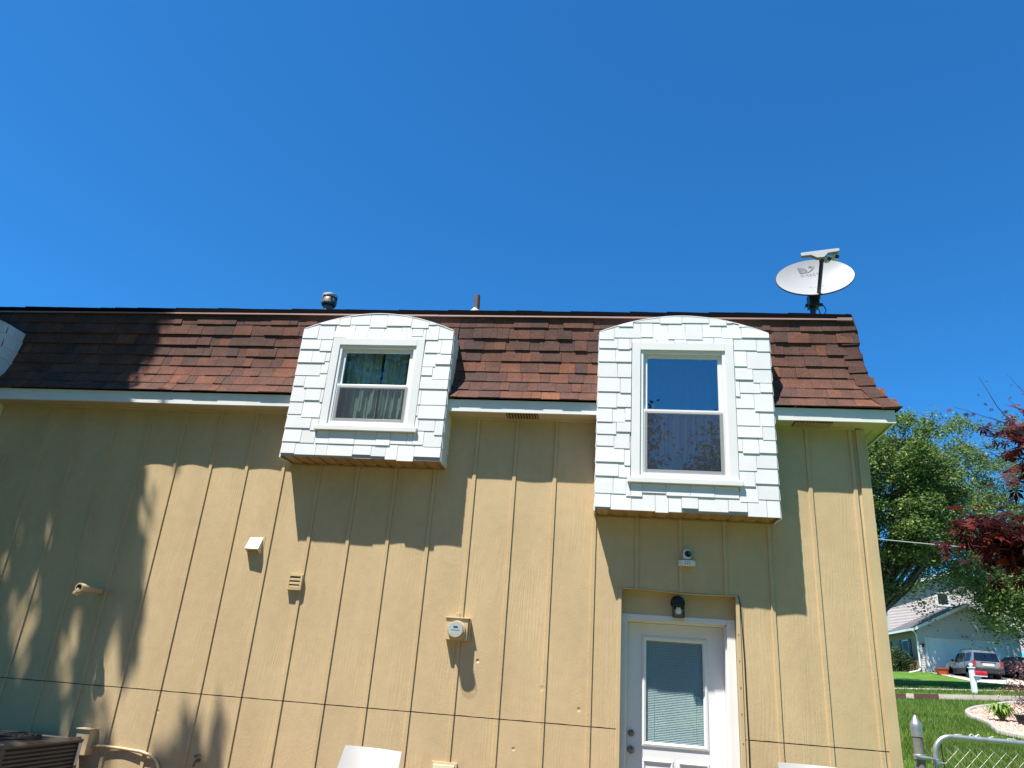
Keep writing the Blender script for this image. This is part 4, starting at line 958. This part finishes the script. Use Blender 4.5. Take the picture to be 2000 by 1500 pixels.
# trees behind the viewer: reflected in the panes, outer pair added to block skylight
for k, (x, y, h_, rad) in enumerate([(-4.2, -20, 9.0, (4.2, 3, 6.5)), (5.3, -23, 8.4, (3.0, 2.5, 5.6)), (12.6, -23, 8.2, (3.4, 2.5, 5.6)), (-13, -14, 9, (4, 4, 6.5)), (22, -13, 9, (4, 4, 6.5)), (9.2, -30, 4.5, (4, 3, 3.6))]):
    tree('yard_tree', ['tallest leafy tree at the back left of the yard behind the camera', 'slim dark tree in the middle of the row behind the camera', 'dark leafy tree at the back right of the yard behind the camera', 'outer left tree added behind the camera to block sky light', 'outer right tree added behind the camera to block sky light', 'low broad tree at the far end of the yard behind the camera'][k], (x, y, 0), 10, (x, y, h_), rad, 120, 400, .60, .20, m_leafd, 60 + k, .22, .3, limbs=12, group='trees behind the camera')
# Japanese maple at the right edge
def palm_leaf(c, d, nrm_, size):
    d = d.normalized(); nrm_ = (nrm_ - d * nrm_.dot(d)).normalized(); s = d.cross(nrm_); tris = []
    for ang, ln in ((0, 1), (38, .88), (-38, .88), (78, .62), (-78, .62), (120, .35), (-120, .35)):
        a = R(ang); v = d * math.cos(a) + s * math.sin(a); w_ = s * math.cos(a) - d * math.sin(a); L_ = size * ln; dr = nrm_ * (-.12 * L_)
        tris += [c, c + v * L_ * .5 + w_ * L_ * .13 + dr * .3, c + v * L_ + dr]
        tris += [c, c + v * L_ + dr, c + v * L_ * .5 - w_ * L_ * .13 + dr * .3]
    return tris
t = thing('red_maple', 'dark red Japanese maple with pointed leaves reaching in from the right', 'tree', (10.3, -3.4, 0))
jr = random.Random(8); tris = []; tw = MB()
fk = Vector((10.0, -3.3, 1.2)); tw.tube([(10.3, -3.4, -.1), (10.2, -3.35, .6), fk], [.07, .055, .045], 10)
def twig(pts, r0, nleaf, ls, tip=True):
    pts = [Vector(p) for p in pts]; tw.tube(pts, [r0 * (1 - .8 * k / (len(pts) - 1)) for k in range(len(pts))], 5)
    for k in range(nleaf):
        u = (k + jr.random() * .8) / nleaf * (len(pts) - 1); i = min(int(u), len(pts) - 2); p = pts[i].lerp(pts[i + 1], u - i)
        p = p + Vector((jr.gauss(0, .02), jr.gauss(0, .03), jr.gauss(-.01, .02)))
        d = Vector((jr.uniform(-1.0, .5), jr.uniform(-.7, .5), jr.uniform(-.8, .15))); tris.extend(palm_leaf(p, d, Vector((jr.uniform(-.4, .4), jr.uniform(-.7, .3), 1)), ls * jr.uniform(.65, 1.2)))
def pxp(x, z, y=-3.6): return (x, y, z)
# lower cluster, middle cluster and thin upper shoots
for k in range(100):
    e = Vector((jr.uniform(7.74, 8.22), -3.6 + jr.gauss(0, .12), 0)); e.z = 2.36 - .12 * (e.x - 7.72) + jr.gauss(0, .055) - (.16 * (e.x - 7.8) if k % 2 else -.05 * (e.x - 7.8)) 
    s = Vector((8.75, -3.5 + jr.gauss(0, .1), 2.05 + jr.gauss(0, .15))); m = s.lerp(e, .55) + Vector((0, 0, .05)); twig([s, m, e.lerp(m, .4), e], .004, 15, .060)
for k in range(70):
    e = Vector((jr.uniform(7.97, 8.24), -3.6 + jr.gauss(0, .1), jr.uniform(2.62, 2.90))); s = Vector((8.7, -3.5, 2.6 + jr.gauss(0, .1))); twig([s, s.lerp(e, .5) + Vector((0, 0, .03)), e], .004, 11, .062)
for k in range(34):
    e = Vector((jr.uniform(8.04, 8.3), -3.6 + jr.gauss(0, .1), jr.uniform(2.36, 2.62))); s = Vector((8.7, -3.5, 2.35)); twig([s, s.lerp(e, .5), e], .004, 7, .056)
for k in range(14):
    e = Vector((jr.uniform(8.02, 8.30), -3.6 + jr.gauss(0, .1), jr.uniform(1.93, 2.12))); s = Vector((8.75, -3.5, 1.95)); twig([s, s.lerp(e, .5), e], .004, 7, .05)
twig([(8.35, -3.6, 2.70), (8.10, -3.6, 2.87), (8.045, -3.6, 2.96), (8.015, -3.6, 3.04), (7.985, -3.6, 3.115)], .0035, 9, .020)
twig([(8.5, -3.6, 2.65), (8.25, -3.6, 2.93), (8.17, -3.6, 3.045), (8.115, -3.6, 3.13)], .003, 8, .018)
twig([(8.5, -3.6, 2.62), (8.15, -3.6, 2.85), (7.97, -3.6, 2.91), (7.845, -3.6, 2.955)], .003, 12, .030)
twig([(8.4, -3.6, 2.7), (8.15, -3.6, 2.93), (8.10, -3.6, 3.0)], .003, 6, .022)
for s in ((8.75, -3.5, 2.05), (8.7, -3.5, 2.6), (8.5, -3.6, 2.65)): tw.tube([fk, fk.lerp(Vector(s), .5) + Vector((.1, 0, .1)), s], [.03, .018, .008], 6)
for k in range(26):
    e = Vector((jr.uniform(8.5, 10.6), -3.4 + jr.gauss(0, .4), jr.uniform(1.9, 3.2))); twig([fk, fk.lerp(e, .5) + Vector((0, 0, .15)), e], .012, 14, .07)
fast('foliage', np.array([tuple(v) for v in tris]), 3, m_redleaf, t, tone=np.repeat(rng.random(len(tris) // 42 + 1), 14)[:len(tris) // 3])
tw.build('branches', m_redtwig, t, smooth=True)
# planting bed
bp_ = [Vector((x, y, gz(x, y) + .03)) for x, y in bed_poly]; nb = len(bp_); cx = sum(p.x for p in bp_) / nb; cy = sum(p.y for p in bp_) / nb
bm_ = MB(); rings = 6
for k in range(rings + 1):
    for p in bp_:
        x = cx + (p.x - cx) * k / rings; y = cy + (p.y - cy) * k / rings; bm_.v.append((x, y, gz(x, y) + .03 + .06 * (1 - k / rings)))
for k in range(rings):
    for i in range(nb): bm_.f.append((k * nb + i, (k + 1) * nb + i, (k + 1) * nb + (i + 1) % nb, k * nb + (i + 1) % nb)); bm_.t.append(.5)
tag(bm_.build('planting_bed', m_mulch, smooth=True), kind='structure')
fine = []
for i in range(nb):
    a, b = bp_[i], bp_[(i + 1) % nb]; z_, d_ = bp_[i - 1], bp_[(i + 2) % nb]
    for k in range(5):
        u = k / 5; fine.append(.5 * ((2 * a) + (b - z_) * u + (2 * z_ - 5 * a + 4 * b - d_) * u * u + (3 * a - z_ - 3 * b + d_) * u ** 3))
tag(MB().tube([p + Vector((0, 0, .0)) for p in fine] + [fine[0]], .075, 8, caps=False).build('bed_edging', m_edging, smooth=True), 'curved grey stone edging round the gravel bed', 'edging')
sv = []; tn = []
cube = np.array([(1, 0, 0), (0, 1, 0), (-1, 0, 0), (0, -1, 0), (0, 0, 1)], float)
tri = [(0, 1, 4), (1, 2, 4), (2, 3, 4), (3, 0, 4)]
for _ in range(9000):
    x, y = rng.uniform(14, 18.5), rng.uniform(9, 17)
    if not in_bed(x, y): continue
    s = rng.uniform(.02, .045); z = gz(x, y) + .035 + .05 * max(0, 1 - math.hypot(x - cx, y - cy) / 4); a = rng.random() * 3; c_, s_ = math.cos(a), math.sin(a); tt = rng.random()
    q = [(x + s * (px * c_ - py * s_), y + s * (px * s_ + py * c_), z + s * .7 * pz) for px, py, pz in cube]
    for f in tri: sv += [q[i] for i in f]; tn.append(tt)
tag(fast('gravel', np.array(sv), 3, m_stone, tone=np.array(tn)), 'pinkish river stones filling the planting bed', 'gravel', kind='stuff')
# hosta
t = thing('hosta', 'bright green strappy plant in the gravel bed', 'plant', (15.45, 13.0, gz(15.45, 13.0) + .05)); hb = MB(); hr = random.Random(2); B = Vector((15.45, 13.0, gz(15.45, 13.0) + .05))
for k in range(110):
    a = hr.random() * 6.283; L_ = hr.uniform(.22, .44); o = Vector((math.cos(a), math.sin(a), 0)); s = Vector((-o.y, o.x, 0)) * hr.uniform(.012, .03); h = hr.uniform(.16, .42)
    p0, p1, p2, p3 = B, B + o * L_ * .4 + Vector((0, 0, h)), B + o * L_ * .75 + Vector((0, 0, h * .95)), B + o * L_ + Vector((0, 0, h * .55))
    hb.add([p0 - s * .4, p0 + s * .4, p1 - s, p1 + s, p2 - s, p2 + s, p3], [(0, 1, 3, 2), (2, 3, 5, 4), (4, 5, 6)], hr.random())
hb.build('leaves', m_leaf3, t)
# bronze shrub and pot
sx, sy = 16.75, 13.9; sz = gz(sx, sy)
tree('bronze_shrub', 'bronze pink leaved shrub at the right edge of the gravel bed', (sx, sy, sz), 1.7, (sx, sy, sz + .85), (.55, .5, .72), 44, 60, .12, .055, m_barb, 77, .03, .35, limbs=50, cat='shrub', bark=m_redtwig)
t = thing('plant_pot', 'black plastic pot beside the strappy plant', 'plant pot', (15.62, 12.35, gz(15.62, 12.35)))
MB().lathe([(.12, 0), (.17, .2), (.19, .2), (.19, .24), (.17, .24), (.165, .2)], (15.62, 12.35, gz(15.62, 12.35) + .04), (0, 0, 1), 20).build('pot', m_blackp, t, smooth=True)
MB().lathe([(.001, .2), (.16, .2)], (15.62, 12.35, gz(15.62, 12.35) + .04), (0, 0, 1), 20).build('soil', m_mulch, t)

# ------------------------------------------------------------------ neighbour house across the road
nh = thing('neighbour_house', 'pale sided house with white garage door and grey gable roof across the road', 'house', (30, 48, 4.0))
HX0, HX1, HY = 26.95, 33.35, 48.0; gnd = 3.85; EZ = 6.85; PK = 8.42; xm = (HX0 + HX1) / 2
fw = MB(); gx_0, gx_1, gzt = 27.46, 32.52, 6.12
def lap(mb, x0, x1, z0, z1, y, topf=None, e=.11):
    z = z0
    while z < z1 - .001:
        zz = min(z + e, z1); a0, b0 = x0, x1
        if topf:
            a0, b0 = topf(z); a1, b1 = topf(zz)
        else: a1, b1 = a0, b0
        if b0 - a0 > .02: mb.add([(a0, y - .018, z), (b0, y - .018, z), (b1, y, zz), (a1, y, zz), (a0, y, z), (b0, y, z)], [(0, 1, 2, 3), (1, 0, 4, 5)])
        z = zz
lap(fw, HX0, gx_0, gnd, gzt, HY); lap(fw, gx_1, HX1, gnd, gzt, HY); lap(fw, HX0, HX1, gzt, EZ - .02, HY)
lap(fw, 0, 0, EZ - .02, PK - .02, HY, lambda z: (HX0 + max(0, (z - EZ)) / (PK - EZ) * (xm - HX0), HX1 - max(0, (z - EZ)) / (PK - EZ) * (HX1 - xm)))
fw.build('front_wall', m_nsid, nh)
sw = MB(); sw.box(HX0, HX0 + .1, HY + .02, 60, gnd - .6, EZ - .05); sw.box(HX1 - .1, HX1, HY + .02, 60, gnd - .6, EZ - .05); sw.build('side_wall', m_nbrick, nh)
rfm = MB(); th = .14; ov = .42; sl_ = (PK - EZ) / (xm - HX0)
for sg in (-1, 1):
    xe = xm + sg * (xm - HX0 + ov); ze = EZ - ov * sl_ + .06
    rfm.add([(xm, HY - .35, PK + .08), (xe, HY - .35, ze), (xe, 60, ze), (xm, 60, PK + .08), (xm, HY - .35, PK + .08 - th), (xe, HY - .35, ze - th), (xe, 60, ze - th), (xm, 60, PK + .08 - th)], [(0, 1, 2, 3), (4, 5, 6, 7), (1, 5, 6, 2)])
roof2 = rfm.build('roof', m_nroof, nh)
rk = MB()
for sg in (-1, 1):
    xe = xm + sg * (xm - HX0 + ov); ze = EZ - ov * sl_ + .06
    rk.add([(xm, HY - .37, PK + .05), (xe, HY - .37, ze - .03), (xe, HY - .37, ze - .22), (xm, HY - .37, PK - .17), (xm, HY - .33, PK - .17), (xe, HY - .33, ze - .22)], [(0, 1, 2, 3), (3, 2, 5, 4)])
xe = HX0 - ov; ze = EZ - ov * sl_; rk.box(xe - .12, xe, HY - .4, 60, ze - .12, ze + .02)
rk.build('gutter', m_nwhite, roof2)
gd = MB().box(gx_0 + .05, gx_1 - .05, HY + .05, HY + .09, gnd, gzt - .05)
for r_ in range(4):
    for c_ in range(8):
        x0 = gx_0 + .12 + c_ * .61; z0 = gnd + .16 + r_ * .53; gd.box(x0, x0 + .5, HY + .035, HY + .05, z0, z0 + .4)
gd.build('garage_door', m_nwhite, nh)
MB().box(gx_0 - .06, gx_0 + .05, HY - .05, HY + .1, gnd, gzt + .06).box(gx_1 - .05, gx_1 + .06, HY - .05, HY + .1, gnd, gzt + .06).box(gx_0 + .05, gx_1 - .05, HY - .05, HY + .1, gzt - .05, gzt + .06).build('garage_trim', m_nwhite, nh)
text_mesh('4101', .26, lambda x, y: (29.72 + x, HY - .022, 6.28 + y), m_black, nh, 'house_number')
MB().tube([(HX0 - .35, HY - .05, EZ - .12), (HX0 - .05, HY - .06, EZ - .5), (HX0 - .04, HY - .06, 4.2), (HX0 - .25, HY - .2, 4.02), (HX0 - .95, HY - .5, 3.86)], .055, 8).build('downspout', m_nwhite, nh, smooth=True)
t = MB().lathe([(.001, 0), (.09, 0), (.09, .2), (.05, .26), (.001, .27)], (27.2, HY - .12, 5.55), (0, 0, 1), 12); t.build('porch_light', m_black, nh)
for y0 in (49.6, 53.2):
    w_ = MB().box(HX0 - .03, HX0 - .001, y0, y0 + 1.2, 4.75, 6.1); wo = w_.build('window', m_nwhite, nh)
    MB().box(HX0 - .036, HX0 - .031, y0 + .07, y0 + 1.13, 4.82, 6.03).build('pane', m_shut, wo)
    for s_ in (-1, 1):
        yy = y0 - .45 if s_ < 0 else y0 + 1.22; MB().box(HX0 - .05, HX0 - .001, yy, yy + .42, 4.72, 6.12).build('shutter', m_shut, wo)
# upper storey
UY = 53.0; ux0, ux1, ue, up = 26.98, 37.2, 9.78, 11.6; um = (ux0 + ux1) / 2
uw = MB(); lap(uw, ux0, ux1, 6.0, ue, UY); lap(uw, 0, 0, ue, up, UY, lambda z: (ux0 + (z - ue) / (up - ue) * (um - ux0), ux1 - (z - ue) / (up - ue) * (ux1 - um)))
uw.box(ux0, ux0 + .1, UY + .02, 60, 5, ue).build('upper_wall', m_nsid, nh)
ur = MB(); sl2 = (up - ue) / (um - ux0)
for sg in (-1, 1):
    xe = um + sg * (um - ux0 + .45); ze = ue - .45 * sl2 + .06
    ur.add([(um, UY - .4, up + .1), (xe, UY - .4, ze + .04), (xe, 60, ze + .04), (um, 60, up + .1)], [(0, 1, 2, 3)])
uro = ur.build('upper_roof', m_nroof, nh)
uk = MB()
for sg in (-1, 1):
    xe = um + sg * (um - ux0 + .45); ze = ue - .45 * sl2 + .06
    uk.add([(um, UY - .42, up + .08), (xe, UY - .42, ze + .02), (xe, UY - .42, ze - .2), (um, UY - .42, up - .14), (um, UY, up - .14), (xe, UY, ze - .2)], [(0, 1, 2, 3), (3, 2, 5, 4)])
uk.build('rake_board', m_nwhite, uro)
wx = 6.2 + (28.9 - 6.2) * 1.0907; wz = 1.585 + (8.75 - 1.585) * 1.0907
wo = MB().box(wx - .48, wx + .48, UY - .05, UY - .0, wz - .52, wz + .52).build('window', m_nwhite, nh); MB().box(wx - .34, wx + .34, UY - .056, UY - .051, wz - .38, wz + .38).build('pane', m_shut, wo)
# foundation bushes
for k, (x, y, s) in enumerate([(26.0, 48.9, .75), (25.9, 50.6, .85), (25.8, 52.6, .9)]):
    tree('foundation_bush', ['dark bush nearest the garage corner of the neighbour house', 'dark bush under the first shuttered window', 'dark bush farthest back along the brick side wall'][k], (x, y, gz(x, y)), 1.3, (x, y, gz(x, y) + .75), (s, s, .75), 24, 90, .2, .12, m_leafd, 90 + k, .04, .3, limbs=8, cat='bush', group='bushes along the neighbour wall')
# orange tub
t = thing('orange_tub', 'orange plastic tub in front of the garage door beside the silver car', 'tub', (27.5, 46.2, gz(27.5, 46.2)))
z0 = gz(27.5, 46.2) + .02; MB().add([(27.28, 46.05, z0), (27.78, 46.05, z0), (27.78, 46.4, z0), (27.28, 46.4, z0), (27.2, 46.0, z0 + .36), (27.86, 46.0, z0 + .36), (27.86, 46.45, z0 + .36), (27.2, 46.45, z0 + .36)], [(3, 2, 1, 0), (0, 1, 5, 4), (1, 2, 6, 5), (2, 3, 7, 6), (3, 0, 4, 7)]).build('body', m_orange, t)
MB().box(27.17, 27.89, 45.97, 46.0, z0 + .33, z0 + .38).box(27.17, 27.89, 46.45, 46.48, z0 + .33, z0 + .38).build('rim', m_orange, t)
# mailbox
mx, my = 21.86, 29.0; mz = gz(mx, my)
t = thing('mailbox', 'red mailbox on a white wooden post by the far kerb', 'mailbox', (mx, my, mz))
MB().box(mx - .09, mx + .09, my - .09, my + .09, mz - .05, mz + 1.02).box(mx - .12, mx + .12, my - .12, my + .12, mz + 1.02, mz + 1.06).lathe([(.001, 1.06), (.05, 1.06), (.04, 1.09), (.08, 1.13), (.085, 1.17), (.05, 1.22), (.001, 1.235)], (mx, my, mz), (0, 0, 1), 14).build('post', m_nwhite, t, bevel=.008)
MB().box(mx + .0, mx + .52, my - .20, my - .02, mz + .70, mz + .735).prism([(mx + .09, mz + .70), (mx + .34, mz + .70), (mx + .09, mz + .44)], my - .14, my - .08, 'y').build('arm', m_nwhite, t)
arc = [(-.085, 0), (.085, 0), (.085, .10)] + [(.085 * math.cos(R(a)), .10 + .085 * math.sin(R(a))) for a in range(15, 180, 15)] + [(-.085, .10)]
MB().prism([(my - .11 + a, mz + .738 + b) for a, b in arc], mx + .06, mx + .53, 'x').build('box', m_red, t)
MB().box(mx + .30, mx + .32, my - .205, my - .197, mz + .80, mz + .96).build('flag', m_red, t)

# ------------------------------------------------------------------ cars
def suv(x0, yr, zb, sc=.94):
    """rear at y=yr, left side at x0, nose pointing +y"""
    t = thing('parked_car', 'silver sport utility car with dark lower cladding parked facing the garage', 'car', (x0 + .85 * sc, yr + 2 * sc, zb)); Wd = 1.78
    Mx = Matrix.Translation((x0, yr, zb)) @ Matrix.Scale(sc, 4)
    def sec(prof_, xin, mat, name, par, smooth=False, bevel=0):
        mb = MB(); n = len(prof_); vs = [Mx @ Vector((xin(z), y, z)) for y, z in prof_] + [Mx @ Vector((Wd - xin(z), y, z)) for y, z in prof_]
        mb.add(vs, [tuple(range(n)), tuple(range(2 * n - 1, n - 1, -1))] + [(i, n + i, n + (i + 1) % n, (i + 1) % n) for i in range(n)]); return mb.build(name, mat, par, bevel=bevel)
    tum = lambda z: .0 if z < .95 else (z - .95) * .26
    body = [(.06, .62), (.02, .95), (.16, 1.02), (.26, 1.60), (.42, 1.70), (1.6, 1.74), (2.35, 1.68), (3.05, 1.08), (4.05, .98), (4.2, .85), (4.24, .62)]
    bo = sec(body, tum, m_silver, 'body', t, bevel=.03 * sc)
    low = [(-.04, .36), (-.06, .60), (.05, .66), (4.26, .64), (4.3, .5), (4.2, .30), (.1, .30)]
    sec(low, lambda z: -.015, m_clad, 'lower_cladding', t, bevel=.02 * sc)
    def quad(pts, mat, name, par):
        return MB().add([Mx @ Vector(p) for p in pts], [tuple(range(len(pts)))]).build(name, mat, par)
    quad([(.13, .150, 1.06), (Wd - .13, .150, 1.06), (Wd - .22, .242, 1.56), (.22, .242, 1.56)], m_tint, 'rear_window', t)
    for a, b, c, d in ((.50, 1.22, .50, 1.16), (1.30, 2.05, 1.28, 1.98), (2.13, 2.84, 2.10, 2.42)):
        quad([(tum(1.06) - .006, a, 1.06), (tum(1.06) - .006, b, 1.06), (tum(1.56) - .006, d, 1.56), (tum(1.56) - .006, c, 1.56)], m_tint, 'side_window', t)
    for xx in (.0, Wd - .16):
        MB().box(xx - .003, xx + .163, .0, .1, .70, 1.06, M=Mx).build('tail_lamp', m_tail, t)
    MB().box(.55, 1.25, .005, .04, .76, .92, M=Mx).build('number_plate', m_plate, t); MB().box(.45, 1.33, .0, .05, .955, .99, M=Mx).build('plate_strip', m_clad, t)
    for y in (.85, 3.42):
        for xx, s in ((-.02, 1), (Wd + .02, -1)):
            wh = MB().lathe([(.20, .0), (.33, .0), (.355, .03), (.355, .19), (.33, .22), (.2, .22)], Mx @ Vector((xx, y, .355)), (s, 0, 0), 28); 
            wh.v = [tuple(Vector(v)) for v in wh.v]; wo_ = wh.build('wheel', m_tyre, t, smooth=True)
            MB().lathe([(.001, .02), (.06, .02), (.19, .035), (.20, .01), (.21, .05)], Mx @ Vector((xx, y, .355)), (s, 0, 0), 20).build('rim', m_rim, wo_, smooth=True)
            aw = MB(); aw.prism([(y + .44 * math.cos(R(a)), .355 + .44 * math.sin(R(a))) for a in range(0, 181, 15)], xx - .0 * s, xx + .012 * s, 'x', M=Mx); aw.build('wheel_arch', m_clad, t)
    for xx in (-.16, Wd + .02): MB().box(xx, xx + .14, 2.72, 2.80, 1.06, 1.20, M=Mx).build('door_mirror', m_clad, t, bevel=.02)
    for xx in (.28, Wd - .31): MB().tube([Mx @ Vector((xx, .5, 1.74)), Mx @ Vector((xx, .6, 1.79)), Mx @ Vector((xx, 2.2, 1.79)), Mx @ Vector((xx, 2.3, 1.73))], .018, 6).build('roof_rail', m_clad, t)
    for y in (1.25, 2.09): MB().box(-.004, .002, y, y + .015, .66, 1.04, M=Mx).build('door_seam', m_clad, t)
suv(28.08, 43.0, gz(28.9, 44) - .03)
def sedan(x0, yr, zb):
    t = thing('parked_car', 'dark blue car half hidden behind the bronze shrub beside the silver one', 'car', (x0 + .9, yr + 2.2, zb)); Wd = 1.8; Mx = Matrix.Translation((x0, yr, zb))
    tum = lambda z: .0 if z < .9 else (z - .9) * .4
    body = [(.05, .32), (.0, .6), (.06, .92), (.75, .98), (1.35, 1.38), (2.6, 1.40), (3.35, .98), (4.4, .86), (4.55, .6), (4.5, .32)]
    n = len(body); MB().add([Mx @ Vector((tum(z), y, z)) for y, z in body] + [Mx @ Vector((Wd - tum(z), y, z)) for y, z in body], [tuple(range(n)), tuple(range(2 * n - 1, n - 1, -1))] + [(i, n + i, n + (i + 1) % n, (i + 1) % n) for i in range(n)]).build('body', m_navy, t, bevel=.03)
    MB().add([Mx @ Vector(p) for p in [(.15, .79, 1.01), (1.65, .79, 1.01), (1.5, 1.3, 1.365), (.3, 1.3, 1.365)]], [(0, 1, 2, 3)]).build('rear_window', m_tint, t)
    MB().add([Mx @ Vector(p) for p in [(.03, 1.1, 1.0), (.03, 3.1, 1.0), (.165, 2.6, 1.33), (.165, 1.45, 1.33)]], [(0, 1, 2, 3)]).build('side_window', m_tint, t)
    for xx in (.08, 1.42): MB().box(xx, xx + .3, -.015, .05, .66, .82, M=Mx).build('tail_lamp', m_tail, t)
    for y in (.9, 3.6):
        for xx, s in ((-.01, 1), (Wd + .01, -1)):
            wo_ = MB().lathe([(.2, 0), (.30, 0), (.32, .03), (.32, .19), (.2, .2)], Mx @ Vector((xx, y, .32)), (s, 0, 0), 24).build('wheel', m_tyre, t, smooth=True)
            MB().lathe([(.001, .02), (.19, .03), (.2, .0)], Mx @ Vector((xx, y, .32)), (s, 0, 0), 18).build('rim', m_rim, wo_)
sedan(30.6, 42.4, gz(31, 43) - .02)

# ------------------------------------------------------------------ next-door roof corner at the right edge, set at an angle
A = Vector((11.50, 3.0, 5.20)); e1 = Vector((math.sin(R(48)), math.cos(R(48)), 0)); e2 = Vector((math.sin(R(128)), math.cos(R(128)), 0))
t = thing('next_door_house', 'dark roof corner of the next house behind the red branches', 'house', (13, 3, 0)); L1_, L2_ = 8.0, 6.0
def rp(a, b, z): p = A + e1 * a + e2 * b; return (p.x, p.y, z)
MB().add([rp(0, 0, 5.20), rp(L1_, 0, 5.20), rp(L1_ - 3, 3, 6.9), rp(3, 3, 6.9), rp(L1_, L2_, 5.2), rp(0, L2_, 5.2), rp(0, 0, 5.06), rp(L1_, 0, 5.06), rp(L1_, L2_, 5.06), rp(0, L2_, 5.06)],
         [(0, 1, 2, 3), (1, 4, 2), (4, 5, 3, 2), (5, 0, 3), (6, 7, 1, 0), (9, 6, 0, 5), (6, 9, 8, 7), (7, 8, 4, 1)]).build('roof', m_droof, t)
wl = MB(); q = [rp(.5, .5, 0), rp(L1_ - .5, .5, 0), rp(L1_ - .5, L2_ - .5, 0), rp(.5, L2_ - .5, 0)]
wl.prism([(p[0], p[1]) for p in q], 0, 5.06, 'z'); wl.build('wall', m_nbrick, t)
# ------------------------------------------------------------------ overhead service wire
def sag(a, b, s, n=14): a, b = Vector(a), Vector(b); return [a.lerp(b, k / n) - Vector((0, 0, s * 4 * (k / n) * (1 - k / n))) for k in range(n + 1)]
tag(MB().tube(sag((11.6, 12, 5.50), (19.5, 12.4, 5.30), .06), .0125, 6).build('overhead_wire', m_wire, smooth=True), 'pale overhead cable crossing in front of the maple tree', 'cable')
for o_ in bpy.data.objects:
    if o_.type == 'MESH' and o_.parent is None and 'label' not in o_ and 'kind' not in o_: print('UNTAGGED', o_.name)
